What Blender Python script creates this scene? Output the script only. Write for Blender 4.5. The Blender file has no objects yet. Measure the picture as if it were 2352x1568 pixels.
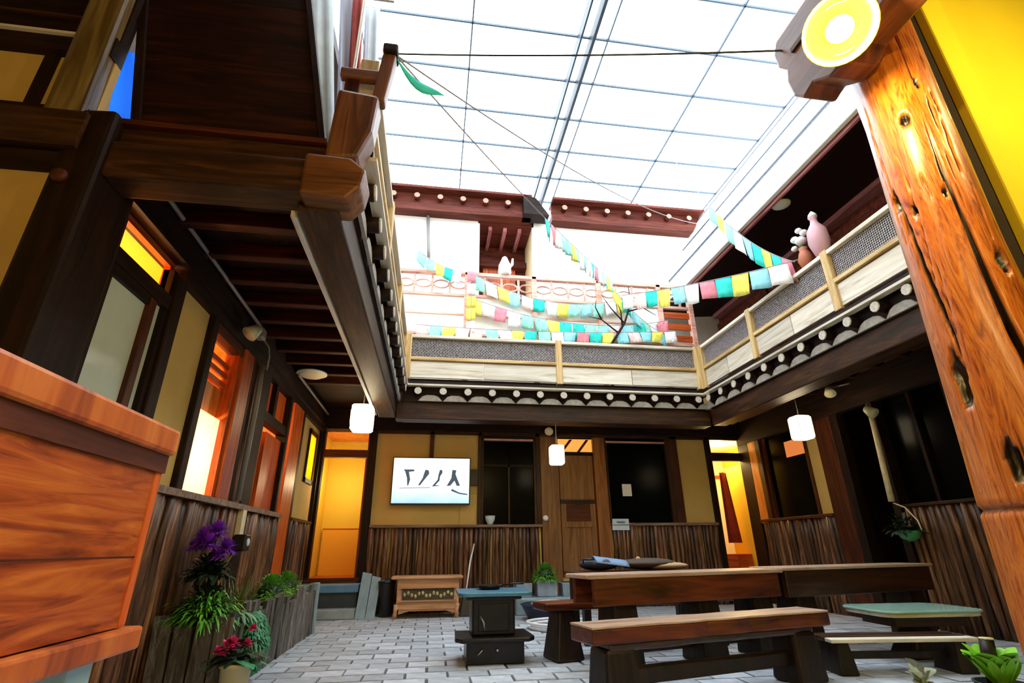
import bpy, math, random
from mathutils import Vector, Matrix, Euler

random.seed(7)
scene = bpy.context.scene
COL = scene.collection
PI = math.pi

# ------------------------------------------------------------------ camera
cam_d = bpy.data.cameras.new('camera'); cam = bpy.data.objects.new('camera', cam_d); COL.objects.link(cam)
cam_d.sensor_width = 36.0; cam_d.sensor_fit = 'HORIZONTAL'
cam_d.lens = 36.0 * 1161.0 / 2352.0
cam_d.clip_start = 0.02; cam_d.clip_end = 200
yaw, pitch, roll = math.radians(8.68), math.radians(22.25), math.radians(-0.617)
fw = Vector((math.sin(yaw)*math.cos(pitch), math.cos(yaw)*math.cos(pitch), math.sin(pitch)))
rt = Vector((math.cos(yaw), -math.sin(yaw), 0)); up = rt.cross(fw)
r2 = math.cos(roll)*rt + math.sin(roll)*up; u2 = -math.sin(roll)*rt + math.cos(roll)*up
m = Matrix((r2, u2, -fw)).transposed().to_4x4(); m.translation = Vector((0, 0, 1.0))
cam.matrix_world = m
scene.camera = cam

# ------------------------------------------------------------------ world, light, exposure
SKY_STRENGTH = 6.0
w = bpy.data.worlds.new('world'); scene.world = w; w.use_nodes = True
bg = w.node_tree.nodes['Background']; bg.inputs[0].default_value = (0.93, 0.97, 1.0, 1); bg.inputs[1].default_value = SKY_STRENGTH
scene.view_settings.view_transform = 'Standard'; scene.view_settings.look = 'None'
scene.view_settings.gamma = 1.0; scene.view_settings.use_curve_mapping = False
scene.view_settings.exposure = 0.22
ROOM_W = 1.0

# ------------------------------------------------------------------ materials
def nt(name):
    mt = bpy.data.materials.new(name); mt.use_nodes = True
    n = mt.node_tree.nodes; l = mt.node_tree.links
    return mt, n, l, n['Principled BSDF']
def c4(c): return (c[0], c[1], c[2], 1)
def plain(name, col, rough=0.6, metal=0.0, vary=0.0, emit=None, estr=0, noise=0.0, nscale=8, bump=0.0, spec=None, trans=0):
    mt, n, l, b = nt(name)
    b.inputs['Base Color'].default_value = c4(col); b.inputs['Roughness'].default_value = rough
    b.inputs['Metallic'].default_value = metal
    if spec is not None: b.inputs['Specular IOR Level'].default_value = spec
    if trans: b.inputs['Transmission Weight'].default_value = trans
    src = None
    if noise or bump:
        tc = n.new('ShaderNodeTexCoord'); nz = n.new('ShaderNodeTexNoise')
        nz.inputs['Scale'].default_value = nscale; nz.inputs['Detail'].default_value = 5
        l.new(tc.outputs['Object'], nz.inputs['Vector'])
        if noise:
            rp = n.new('ShaderNodeValToRGB')
            rp.color_ramp.elements[0].position = 0.3; rp.color_ramp.elements[1].position = 0.72
            rp.color_ramp.elements[0].color = c4([x*(1-noise) for x in col]); rp.color_ramp.elements[1].color = c4([min(1, x*(1+noise*0.5)) for x in col])
            l.new(nz.outputs['Fac'], rp.inputs['Fac']); src = rp.outputs['Color']
        if bump:
            bp = n.new('ShaderNodeBump'); bp.inputs['Strength'].default_value = bump; bp.inputs['Distance'].default_value = 0.01
            l.new(nz.outputs['Fac'], bp.inputs['Height']); l.new(bp.outputs['Normal'], b.inputs['Normal'])
    if vary:
        src = add_vary(n, l, src, col, vary)
    if src: l.new(src, b.inputs['Base Color'])
    if emit:
        b.inputs['Emission Color'].default_value = c4(emit); b.inputs['Emission Strength'].default_value = estr
    return mt
def add_vary(n, l, src, col, vary):
    oi = n.new('ShaderNodeObjectInfo'); mr = n.new('ShaderNodeMapRange')
    mr.inputs['To Min'].default_value = 1-vary; mr.inputs['To Max'].default_value = 1+vary
    l.new(oi.outputs['Random'], mr.inputs['Value'])
    hs = n.new('ShaderNodeHueSaturation'); l.new(mr.outputs['Result'], hs.inputs['Value'])
    if src: l.new(src, hs.inputs['Color'])
    else: hs.inputs['Color'].default_value = c4(col)
    return hs.outputs['Color']
def wood(name, dark, mid, light, axis='z', scale=1.0, rough=0.5, vary=0.12, dist=1.2, bump=0.25, knots=0, spec=0.5, stretch=0.09):
    mt, n, l, b = nt(name)
    tc = n.new('ShaderNodeTexCoord'); mp = n.new('ShaderNodeMapping')
    oi = n.new('ShaderNodeObjectInfo'); vm = n.new('ShaderNodeVectorMath'); vm.operation = 'MULTIPLY_ADD'
    cb = n.new('ShaderNodeCombineXYZ')
    for i in range(3): l.new(oi.outputs['Random'], cb.inputs[i])
    l.new(cb.outputs[0], vm.inputs[0]); vm.inputs[1].default_value = (7, 11, 5); l.new(tc.outputs['Object'], vm.inputs[2])
    s = [1, 1, 1]; s['xyz'.index(axis)] = stretch
    mp.inputs['Scale'].default_value = s
    l.new(vm.outputs[0], mp.inputs['Vector'])
    nz = n.new('ShaderNodeTexNoise'); nz.inputs['Scale'].default_value = 14*scale; nz.inputs['Detail'].default_value = 7
    nz.inputs['Roughness'].default_value = 0.62; nz.inputs['Distortion'].default_value = dist
    l.new(mp.outputs['Vector'], nz.inputs['Vector'])
    rp = n.new('ShaderNodeValToRGB'); e = rp.color_ramp.elements
    e[0].position = 0.3; e[0].color = c4(dark); e[1].position = 0.72; e[1].color = c4(light)
    me = e.new(0.5); me.color = c4(mid)
    l.new(nz.outputs['Fac'], rp.inputs['Fac']); src = rp.outputs['Color']
    if knots:
        vo = n.new('ShaderNodeTexVoronoi'); vo.inputs['Scale'].default_value = knots
        mp2 = n.new('ShaderNodeMapping'); s2 = [1, 1, 1]; s2['xyz'.index(axis)] = 0.38; mp2.inputs['Scale'].default_value = s2
        l.new(vm.outputs[0], mp2.inputs['Vector']); l.new(mp2.outputs['Vector'], vo.inputs['Vector'])
        r2 = n.new('ShaderNodeValToRGB'); k = r2.color_ramp.elements
        k[0].position = 0.05; k[0].color = (0.12, 0.12, 0.12, 1); k[1].position = 0.2; k[1].color = (1, 1, 1, 1)
        l.new(vo.outputs['Distance'], r2.inputs['Fac'])
        mx = n.new('ShaderNodeMixRGB'); mx.blend_type = 'MULTIPLY'; mx.inputs[0].default_value = 0.85
        l.new(src, mx.inputs[1]); l.new(r2.outputs['Color'], mx.inputs[2]); src = mx.outputs[0]
    if vary: src = add_vary(n, l, src, mid, vary)
    l.new(src, b.inputs['Base Color'])
    b.inputs['Roughness'].default_value = rough; b.inputs['Specular IOR Level'].default_value = spec
    if bump:
        bp = n.new('ShaderNodeBump'); bp.inputs['Strength'].default_value = bump; bp.inputs['Distance'].default_value = 0.006
        l.new(nz.outputs['Fac'], bp.inputs['Height']); l.new(bp.outputs['Normal'], b.inputs['Normal'])
    return mt
def glow(name, col, s):
    return plain(name, (0.8*col[0], 0.8*col[1], 0.8*col[2]), 0.5, emit=col, estr=s)

M = {}
for ax in 'xyz':
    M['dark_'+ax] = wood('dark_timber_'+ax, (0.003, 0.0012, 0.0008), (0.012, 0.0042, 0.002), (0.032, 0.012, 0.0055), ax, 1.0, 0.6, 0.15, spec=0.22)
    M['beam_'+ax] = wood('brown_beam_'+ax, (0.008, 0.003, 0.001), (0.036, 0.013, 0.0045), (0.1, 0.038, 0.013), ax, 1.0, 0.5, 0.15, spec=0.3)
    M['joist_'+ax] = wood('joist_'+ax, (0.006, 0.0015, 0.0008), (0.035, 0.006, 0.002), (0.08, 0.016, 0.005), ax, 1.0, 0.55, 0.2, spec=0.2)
    M['pale_'+ax] = wood('pale_board_'+ax, (0.4, 0.33, 0.23), (0.68, 0.62, 0.51), (0.82, 0.78, 0.7), ax, 0.6, 0.6, 0.1)
    M['honey_'+ax] = wood('honey_board_'+ax, (0.36, 0.2, 0.06), (0.62, 0.42, 0.17), (0.75, 0.6, 0.36), ax, 0.8, 0.55, 0.1)
    M['orange_'+ax] = wood('orange_timber_'+ax, (0.18, 0.02, 0.003), (0.48, 0.075, 0.008), (0.62, 0.14, 0.016), ax, 1.0, 0.42, 0.12)
    M['red_'+ax] = wood('red_brown_timber_'+ax, (0.016, 0.003, 0.0015), (0.065, 0.013, 0.004), (0.13, 0.03, 0.009), ax, 1.0, 0.5, 0.15, spec=0.3)
M['counter_y'] = wood('counter_wood_y', (0.1, 0.01, 0.002), (0.42, 0.075, 0.008), (0.66, 0.19, 0.024), 'y', 1.2, 0.36, 0.1, 1.8, knots=2.4, stretch=0.1)
M['counter_z'] = wood('counter_wood_z', (0.2, 0.03, 0.004), (0.5, 0.11, 0.012), (0.7, 0.24, 0.04), 'z', 0.5, 0.38, 0.1, 1.2)
M['pine'] = wood('knotty_log', (0.14, 0.016, 0.002), (0.6, 0.15, 0.012), (0.74, 0.29, 0.03), 'z', 1.5, 0.3, 0.0, 4.0, 0.6, knots=0, stretch=0.11)
M['pine'].node_tree.nodes['Principled BSDF'].inputs['Coat Weight'].default_value = 0.6
M['pine'].node_tree.nodes['Principled BSDF'].inputs['Coat Roughness'].default_value = 0.3
M['gold_z'] = wood('dull_gold_timber', (0.04, 0.02, 0.006), (0.15, 0.095, 0.03), (0.34, 0.27, 0.11), 'z', 0.6, 0.45, 0.0)
M['brown_x'] = wood('mid_brown_x', (0.04, 0.012, 0.003), (0.13, 0.045, 0.012), (0.24, 0.09, 0.025), 'x', 0.9, 0.45, 0.1)
M['brown_z'] = wood('mid_brown_z', (0.04, 0.012, 0.003), (0.13, 0.045, 0.012), (0.24, 0.09, 0.025), 'z', 0.9, 0.45, 0.1)
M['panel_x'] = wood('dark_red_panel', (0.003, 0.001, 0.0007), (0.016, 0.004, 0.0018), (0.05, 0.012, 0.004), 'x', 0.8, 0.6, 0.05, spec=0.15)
M['lit_orange'] = wood('lit_orange_post', (0.4, 0.12, 0.02), (0.75, 0.27, 0.05), (0.8, 0.4, 0.1), 'z', 0.8, 0.45, 0.0)  # orange brightened to stand in for light falling on the post
M['rail_pale'] = wood('worn_rail', (0.06, 0.03, 0.02), (0.2, 0.12, 0.085), (0.36, 0.25, 0.19), 'x', 1.0, 0.5, 0.1)
M['top_pale'] = wood('worn_sheen_top', (0.22, 0.12, 0.075), (0.46, 0.31, 0.22), (0.6, 0.45, 0.35), 'x', 0.9, 0.35, 0.1)  # worn, dusty pale tone that also paints in the bright sky sheen
M['shadow_dark'] = plain('dark_crevice', (0.01, 0.005, 0.003), 0.9)
M['wattle'] = wood('stick_bark', (0.014, 0.004, 0.002), (0.082, 0.031, 0.013), (0.28, 0.14, 0.065), 'z', 2.2, 0.42, 0.75, 0.8)
M['bench'] = wood('bench_slab', (0.02, 0.005, 0.002), (0.1, 0.018, 0.005), (0.2, 0.042, 0.011), 'x', 0.8, 0.35, 0.1, spec=0.35)
M['bench_dark'] = wood('bench_dark_slab', (0.01, 0.004, 0.002), (0.035, 0.012, 0.006), (0.075, 0.025, 0.012), 'x', 0.8, 0.32, 0.1)
M['leg_dark'] = wood('bench_leg_wood', (0.003, 0.002, 0.0015), (0.011, 0.006, 0.004), (0.03, 0.014, 0.008), 'z', 0.9, 0.45, 0.1, spec=0.3)
M['cream'] = plain('cream_plaster', (0.64, 0.44, 0.13), 0.85, noise=0.12, nscale=2.2, bump=0.08)
M['white_wall'] = plain('white_plaster', (0.86, 0.84, 0.78), 0.85, noise=0.06, nscale=2)
M['yellow_wall'] = plain('yellow_plaster', (0.95, 0.75, 0.02), 0.8, noise=0.06, nscale=1.5, bump=0.05)
M['room_yellow'] = plain('room_yellow_paint', (0.82, 0.58, 0.05), 0.7)
M['room_amber'] = plain('room_amber_paint', (0.8, 0.4, 0.03), 0.7)
M['room_cream'] = plain('room_cream_paint', (0.85, 0.72, 0.42), 0.8)
M['room_orange'] = wood('room_orange_panel', (0.45, 0.1, 0.01), (0.65, 0.2, 0.02), (0.75, 0.32, 0.06), 'z', 0.7, 0.5, 0.1)
M['room_white'] = plain('room_white_paint', (0.9, 0.88, 0.8), 0.8)
M['mortar'] = plain('paving_mortar', (0.075, 0.075, 0.08), 0.95, noise=0.3, nscale=12)
M['paver'] = plain('grey_paver', (0.4, 0.435, 0.48), 0.62, vary=0.22, noise=0.25, nscale=9, bump=0.3)
M['paver_far'] = plain('grey_paver_far', (0.4, 0.435, 0.48), 0.62, noise=0.35, nscale=4, bump=0.3)
M['frame'] = plain('skylight_bar', (0.07, 0.11, 0.15), 0.5, metal=0.2)
M['frame_dark'] = plain('skylight_girder', (0.03, 0.05, 0.075), 0.5, metal=0.2)
M['iron'] = plain('black_iron', (0.012, 0.012, 0.014), 0.34, metal=0.4, noise=0.3, nscale=20)
M['iron_top'] = plain('sky_sheen_hotplate', (0.1, 0.27, 0.4), 0.38, metal=0.6, noise=0.3, nscale=10)  # blue base colour paints in the sky reflected on the plate
M['steel'] = plain('brushed_steel', (0.6, 0.6, 0.6), 0.3, metal=1.0)
M['black'] = plain('black_plastic', (0.01, 0.01, 0.011), 0.4)
M['white'] = plain('white_plastic', (0.82, 0.82, 0.8), 0.5)
M['grey'] = plain('grey_pipe', (0.22, 0.21, 0.2), 0.45)
M['beige'] = plain('beige_pole', (0.8, 0.68, 0.42), 0.55, noise=0.2, nscale=12)
M['lime'] = plain('lamp_shade_olive', (0.55, 0.58, 0.38), 0.5)
M['blue_step'] = plain('blue_painted_step', (0.12, 0.26, 0.42), 0.45, noise=0.25, nscale=6)
M['stone'] = plain('grey_green_stone', (0.3, 0.34, 0.33), 0.7, noise=0.25, nscale=7, bump=0.2)
M['stone_dark'] = plain('dark_slate', (0.035, 0.045, 0.05), 0.6, noise=0.25, nscale=7)
M['blue_grey'] = plain('blue_grey_board', (0.24, 0.33, 0.36), 0.55, noise=0.2, nscale=5)
M['blue_cloth'] = plain('blue_cloth', (0.08, 0.25, 0.85), 0.8, noise=0.35, nscale=6)
M['pale_cloth'] = plain('pale_blue_cloth', (0.62, 0.74, 0.88), 0.85, noise=0.12, nscale=6)
M['grey_cloth'] = plain('lilac_grey_cloth', (0.35, 0.35, 0.42), 0.85)
M['red_cloth'] = plain('dark_red_cloth', (0.3, 0.03, 0.025), 0.85, noise=0.3, nscale=10)
M['pink_wood'] = wood('pink_painted_beam', (0.25, 0.06, 0.07), (0.42, 0.14, 0.15), (0.6, 0.28, 0.28), 'y', 0.8, 0.5, 0.1)
M['rosy'] = wood('rosy_rail', (0.4, 0.15, 0.11), (0.7, 0.38, 0.3), (0.8, 0.55, 0.45), 'x', 0.8, 0.55, 0.08)
M['roof_brown'] = wood('eave_brown', (0.03, 0.005, 0.003), (0.11, 0.02, 0.01), (0.18, 0.045, 0.025), 'x', 0.8, 0.6, 0.15, spec=0.2)
M['end_pink'] = plain('rosy_end_grain', (0.5, 0.27, 0.2), 0.8, noise=0.3, nscale=25)
M['lattice'] = plain('weathered_lattice', (0.4, 0.37, 0.38), 0.7, noise=0.4, nscale=30)
M['lattice_back'] = plain('lattice_backing', (0.07, 0.06, 0.065), 0.9)
M['tile_grey'] = plain('grey_tile_edge', (0.42, 0.39, 0.35), 0.75, noise=0.3, nscale=14)
M['end_grain'] = plain('pale_end_grain', (0.6, 0.55, 0.47), 0.75, noise=0.3, nscale=25)
M['leaf'] = plain('green_leaf', (0.055, 0.19, 0.035), 0.5, noise=0.4, nscale=9)
M['leaf_bright'] = plain('bright_leaf', (0.12, 0.42, 0.03), 0.45, noise=0.35, nscale=9)
M['leaf_lime'] = plain('lime_leaf', (0.24, 0.62, 0.03), 0.45, noise=0.3, nscale=7)
M['leaf_jade'] = plain('jade_leaf', (0.05, 0.3, 0.12), 0.5, noise=0.4, nscale=9)
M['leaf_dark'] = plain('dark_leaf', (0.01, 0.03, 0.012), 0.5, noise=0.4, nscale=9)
M['leaf_olive'] = plain('olive_grass', (0.16, 0.18, 0.05), 0.6, noise=0.3, nscale=9)
M['purple'] = plain('purple_petal', (0.3, 0.03, 0.62), 0.6, noise=0.35, nscale=14)
M['magenta'] = plain('magenta_petal', (0.72, 0.04, 0.2), 0.55, noise=0.3, nscale=20)
M['pot_cream'] = plain('cream_glazed_pot', (0.55, 0.48, 0.25), 0.35)
M['pot_blue'] = plain('blue_grey_pot', (0.27, 0.34, 0.42), 0.5, noise=0.25, nscale=8)
M['soil'] = plain('soil', (0.02, 0.014, 0.01), 0.95, bump=0.5, nscale=25)
M['chest'] = wood('chest_wood', (0.3, 0.13, 0.05), (0.5, 0.25, 0.11), (0.62, 0.36, 0.19), 'x', 0.8, 0.5, 0.08)
M['carve'] = plain('carved_gilt', (0.46, 0.36, 0.14), 0.5, noise=0.5, nscale=30)
M['carve_dark'] = plain('carved_recess', (0.05, 0.04, 0.02), 0.8)
M['glass_top'] = plain('green_glass', (0.34, 0.56, 0.47), 0.12, noise=0.1, nscale=2)
M['lantern'] = glow('lantern_paper', (1.0, 0.8, 0.5), 9.0)
M['bulb'] = glow('bulb_white', (1.0, 0.86, 0.4), 9.0)
M['dish'] = plain('yellow_enamel_dish', (0.8, 0.5, 0.0), 0.4)
M['disc'] = plain('frosted_disc', (0.75, 0.66, 0.42), 0.5)
M['pane_dark'] = plain('dark_window_glass', (0.002, 0.0025, 0.003), 0.2, spec=0.05)
M['pane_green'] = plain('curtained_glass', (0.68, 0.8, 0.7), 0.1, noise=0.12, nscale=2, spec=0.9)
M['paper'] = plain('white_paper', (0.85, 0.85, 0.78), 0.8)
M['notice'] = plain('pale_blue_notice', (0.6, 0.72, 0.82), 0.7)
M['ink'] = plain('printed_ink', (0.08, 0.16, 0.3), 0.8)
M['porcelain'] = plain('white_porcelain', (0.85, 0.83, 0.82), 0.3)
M['pink_vase'] = plain('pink_glaze', (0.55, 0.3, 0.34), 0.4)
M['terracotta'] = plain('terracotta', (0.4, 0.12, 0.05), 0.6)
M['navy'] = plain('navy_fabric', (0.012, 0.02, 0.045), 0.6)
M['sky_fabric'] = plain('sky_blue_fabric', (0.14, 0.24, 0.4), 0.6)
M['brown_fabric'] = plain('brown_fabric', (0.05, 0.03, 0.018), 0.7)
M['tan_fabric'] = plain('tan_fabric', (0.4, 0.27, 0.15), 0.7)
M['string'] = plain('flag_string', (0.3, 0.26, 0.27), 0.8)
M['cable'] = plain('dark_cable', (0.03, 0.04, 0.05), 0.6)
M['hose'] = plain('white_hose', (0.72, 0.74, 0.76), 0.4)
FLAGS = {}
for nm, c in (('teal', (0.02, 0.58, 0.5)), ('sky', (0.3, 0.72, 0.85)), ('yellow', (0.86, 0.8, 0.12)), ('rose', (0.72, 0.22, 0.27)), ('white', (0.88, 0.87, 0.88)), ('mint', (0.3, 0.76, 0.6)), ('blush', (0.85, 0.62, 0.6))):
    FLAGS[nm] = plain('flag_'+nm, c, 0.85, noise=0.2, nscale=12)
def pane_mat():
    mt, n, l, b = nt('skylight_glass')
    tr = n.new('ShaderNodeBsdfTransparent'); tr.inputs[0].default_value = (0.96, 0.98, 1, 1)
    tl = n.new('ShaderNodeBsdfTranslucent'); tl.inputs[0].default_value = (0.9, 0.94, 0.98, 1)
    mx = n.new('ShaderNodeMixShader'); mx.inputs[0].default_value = 0.25
    l.new(tr.outputs[0], mx.inputs[1]); l.new(tl.outputs[0], mx.inputs[2])
    l.new(mx.outputs[0], n['Material Output'].inputs['Surface']); n.remove(b); return mt
M['skypane'] = pane_mat()
def window_glass():
    mt, n, l, b = nt('clear_window_glass')
    tr = n.new('ShaderNodeBsdfTransparent'); gl = n.new('ShaderNodeBsdfGlossy'); gl.inputs['Roughness'].default_value = 0.03
    mx = n.new('ShaderNodeMixShader'); mx.inputs[0].default_value = 0.06
    l.new(tr.outputs[0], mx.inputs[1]); l.new(gl.outputs[0], mx.inputs[2])
    l.new(mx.outputs[0], n['Material Output'].inputs['Surface']); n.remove(b); return mt
M['clear'] = window_glass()
def tv_mat():
    mt, n, l, b = nt('tv_picture')
    tc = n.new('ShaderNodeTexCoord'); sp = n.new('ShaderNodeSeparateXYZ'); l.new(tc.outputs['Object'], sp.inputs[0])
    mr = n.new('ShaderNodeMapRange'); mr.inputs['From Min'].default_value = 0.0; mr.inputs['From Max'].default_value = 0.8
    l.new(sp.outputs['Z'], mr.inputs['Value'])
    nz = n.new('ShaderNodeTexNoise'); nz.inputs['Scale'].default_value = 5; nz.inputs['Detail'].default_value = 4
    l.new(tc.outputs['Object'], nz.inputs['Vector'])
    ad = n.new('ShaderNodeMath'); ad.operation = 'MULTIPLY_ADD'; ad.inputs[1].default_value = 0.22
    l.new(nz.outputs['Fac'], ad.inputs[0]); l.new(mr.outputs[0], ad.inputs[2])
    rp = n.new('ShaderNodeValToRGB'); e = rp.color_ramp.elements
    e[0].position = 0.08; e[0].color = (0.35, 0.62, 0.82, 1); e[1].position = 0.5; e[1].color = (0.86, 0.93, 0.97, 1)
    l.new(ad.outputs[0], rp.inputs['Fac'])
    b.inputs['Base Color'].default_value = (0.02, 0.02, 0.02, 1); b.inputs['Roughness'].default_value = 0.3
    l.new(rp.outputs['Color'], b.inputs['Emission Color']); b.inputs['Emission Strength'].default_value = 1.15
    return mt
M['tv'] = tv_mat()
M['tv_ink'] = plain('tv_dark_figure', (0.03, 0.05, 0.08), 0.5, emit=(0.12, 0.18, 0.24), estr=0.4)

# ------------------------------------------------------------------ geometry helpers
class MB:
    def __init__(s): s.v = []; s.f = []
    def add(s, vs, fs):
        o = len(s.v); s.v += [tuple(p) for p in vs]; s.f += [tuple(i+o for i in f) for f in fs]; return s
    def box(s, x0, x1, y0, y1, z0, z1):
        if x0 > x1: x0, x1 = x1, x0
        if y0 > y1: y0, y1 = y1, y0
        if z0 > z1: z0, z1 = z1, z0
        return s.add([(x0,y0,z0),(x1,y0,z0),(x1,y1,z0),(x0,y1,z0),(x0,y0,z1),(x1,y0,z1),(x1,y1,z1),(x0,y1,z1)],
                     [(3,2,1,0),(4,5,6,7),(0,1,5,4),(1,2,6,5),(2,3,7,6),(3,0,4,7)])
    def hexa(s, bot, top):
        return s.add(list(bot)+list(top), [(3,2,1,0),(4,5,6,7),(0,1,5,4),(1,2,6,5),(2,3,7,6),(3,0,4,7)])
    def tube(s, pts, r, n=8, cap=True):
        pts = [Vector(p) for p in pts]; k = len(pts)
        rs = r if isinstance(r, (list, tuple)) else [r]*k
        o = len(s.v); prev = None
        for i, p in enumerate(pts):
            t = (pts[min(i+1, k-1)] - pts[max(i-1, 0)]).normalized()
            if prev is None:
                a = Vector((0, 0, 1)) if abs(t.z) < 0.9 else Vector((1, 0, 0))
                u = t.cross(a).normalized()
            else:
                u = (prev - t*prev.dot(t)).normalized()
            prev = u; q = t.cross(u)
            for j in range(n):
                an = 2*PI*j/n; d = u*math.cos(an)+q*math.sin(an)
                s.v.append(tuple(p + d*rs[i]))
        for i in range(k-1):
            for j in range(n):
                a, b = o+i*n+j, o+i*n+(j+1) % n
                s.f.append((a, b, b+n, a+n))
        if cap:
            s.f.append(tuple(o+j for j in range(n))[::-1]); s.f.append(tuple(o+(k-1)*n+j for j in range(n)))
        return s
    def lathe(s, prof, c=(0,0,0), n=20, axis=None):
        o = len(s.v); c = Vector(c)
        R = Matrix.Identity(3) if axis is None else Vector((0,0,1)).rotation_difference(Vector(axis).normalized()).to_matrix()
        for r, z in prof:
            for j in range(n):
                a = 2*PI*j/n
                s.v.append(tuple(c + R @ Vector((r*math.cos(a), r*math.sin(a), z))))
        k = len(prof)
        for i in range(k-1):
            for j in range(n):
                a, b = o+i*n+j, o+i*n+(j+1) % n
                s.f.append((a, b, b+n, a+n))
        if prof[0][0] > 1e-5: s.f.append(tuple(o+j for j in range(n))[::-1])
        if prof[-1][0] > 1e-5: s.f.append(tuple(o+(k-1)*n+j for j in range(n)))
        return s
    def prism(s, poly, a0, a1, plane='xz'):
        n = len(poly)
        def P(p, a):
            return {'xz': (p[0], a, p[1]), 'yz': (a, p[0], p[1]), 'xy': (p[0], p[1], a)}[plane]
        vs = [P(p, a0) for p in poly]+[P(p, a1) for p in poly]
        fs = [tuple(range(n))[::-1], tuple(range(n, 2*n))]+[(i, (i+1) % n, n+(i+1) % n, n+i) for i in range(n)]
        return s.add(vs, fs)
    def sheet(s, P, nu, nv, th=0.004, nrm=None):
        o = len(s.v)
        pts = [[Vector(P(i/nu, j/nv)) for i in range(nu+1)] for j in range(nv+1)]
        d = Vector(nrm) if nrm else (pts[0][-1]-pts[0][0]).cross(pts[-1][0]-pts[0][0]).normalized()
        for k in (0, 1):
            for row in pts:
                for p in row: s.v.append(tuple(p + d*(th*k)))
        W = nu+1; S = W*(nv+1)
        for j in range(nv):
            for i in range(nu):
                a = o+j*W+i
                s.f.append((a, a+1, a+W+1, a+W)); s.f.append((a+S+W, a+S+W+1, a+S+1, a+S))
        ring = [i for i in range(W)]+[j*W+nu for j in range(1, nv+1)]+[nv*W+i for i in range(nu-1, -1, -1)]+[j*W for j in range(nv-1, 0, -1)]
        for q in range(len(ring)):
            a, b = o+ring[q], o+ring[(q+1) % len(ring)]
            s.f.append((b, a, a+S, b+S))
        return s
    def ball(s, c, r, n=10, m=6, sq=(1,1,1)):
        prof = [(max(1e-6, r*math.sin(PI*i/m)), -r*math.cos(PI*i/m)) for i in range(m+1)]
        k = len(s.v); s.lathe(prof, (0,0,0), n)
        for i in range(k, len(s.v)):
            v = s.v[i]; s.v[i] = (v[0]*sq[0]+c[0], v[1]*sq[1]+c[1], v[2]*sq[2]+c[2])
        return s
    def mesh(s, name, smooth=False, off=(0,0,0)):
        me = bpy.data.meshes.new(name)
        me.from_pydata([(x-off[0], y-off[1], z-off[2]) for x, y, z in s.v], [], s.f); me.update()
        if smooth: me.polygons.foreach_set('use_smooth', [True]*len(me.polygons))
        return me
ROOT = {}
def tag(o, label=None, cat=None, group=None, kind=None):
    if label: o['label'] = label
    if cat: o['category'] = cat
    if group: o['group'] = group
    if kind: o['kind'] = kind
    return o
def thing(name, label, cat, loc=(0,0,0), rz=0.0, group=None, kind=None):
    o = bpy.data.objects.new(name, None); COL.objects.link(o); o.location = loc; o.rotation_euler = (0, 0, rz)
    o.empty_display_size = 0.1
    ROOT[o.name] = tuple(loc)
    return tag(o, label, cat, group, kind)
def part(name, mb, mat, parent=None, smooth=False, world=True, bevel=0, label=None, kind=None):
    off = ROOT.get(parent.name, (0,0,0)) if (parent and world) else (0,0,0)
    me = mb.mesh(name, smooth, off) if isinstance(mb, MB) else mb
    o = bpy.data.objects.new(name, me); COL.objects.link(o)
    mt = M[mat] if isinstance(mat, str) else mat
    if not me.materials: me.materials.append(mt)
    if parent: o.parent = parent; ROOT[o.name] = ROOT.get(parent.name, (0,0,0))
    if bevel:
        bm = o.modifiers.new('bevel', 'BEVEL'); bm.width = bevel; bm.segments = 2; bm.limit_method = 'ANGLE'
    return tag(o, label, kind=kind)
def inst(name, me, parent, loc, rot=(0,0,0), scale=(1,1,1)):
    o = bpy.data.objects.new(name, me); COL.objects.link(o)
    L = ROOT.get(parent.name, (0,0,0)) if parent else (0,0,0)
    o.parent = parent; o.location = (loc[0]-L[0], loc[1]-L[1], loc[2]-L[2]); o.rotation_euler = rot; o.scale = scale
    return o
def single(name, mb, mat, label, cat, group=None, kind=None, smooth=False, bevel=0, base=None):
    # a thing that is one mesh: origin at its base
    if base is None:
        xs, ys, zs = zip(*mb.v); base = ((min(xs)+max(xs))/2, (min(ys)+max(ys))/2, min(zs))
    me = mb.mesh(name, smooth, base); me.materials.append(M[mat] if isinstance(mat, str) else mat)
    o = bpy.data.objects.new(name, me); COL.objects.link(o); o.location = base; ROOT[o.name] = tuple(base)
    if bevel:
        bm = o.modifiers.new('bevel', 'BEVEL'); bm.width = bevel; bm.segments = 2; bm.limit_method = 'ANGLE'
    return tag(o, label, cat, group, kind)
def struct(name, mb, mat, label, cat='wall', bevel=0):
    return single(name, mb, mat, label, cat, kind='structure', base=(0,0,0), bevel=bevel)
def point(name, loc, energy, col, r=0.08):
    d = bpy.data.lights.new(name, 'POINT'); d.energy = energy; d.color = col; d.shadow_soft_size = r
    o = bpy.data.objects.new(name, d); COL.objects.link(o); o.location = loc
    return o
WARM = (1.0, 0.62, 0.25)

XL, XR, YB = -2.15, 6.4, 9.9
FZ = 0.56           # indoor floor level behind the doors

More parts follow.
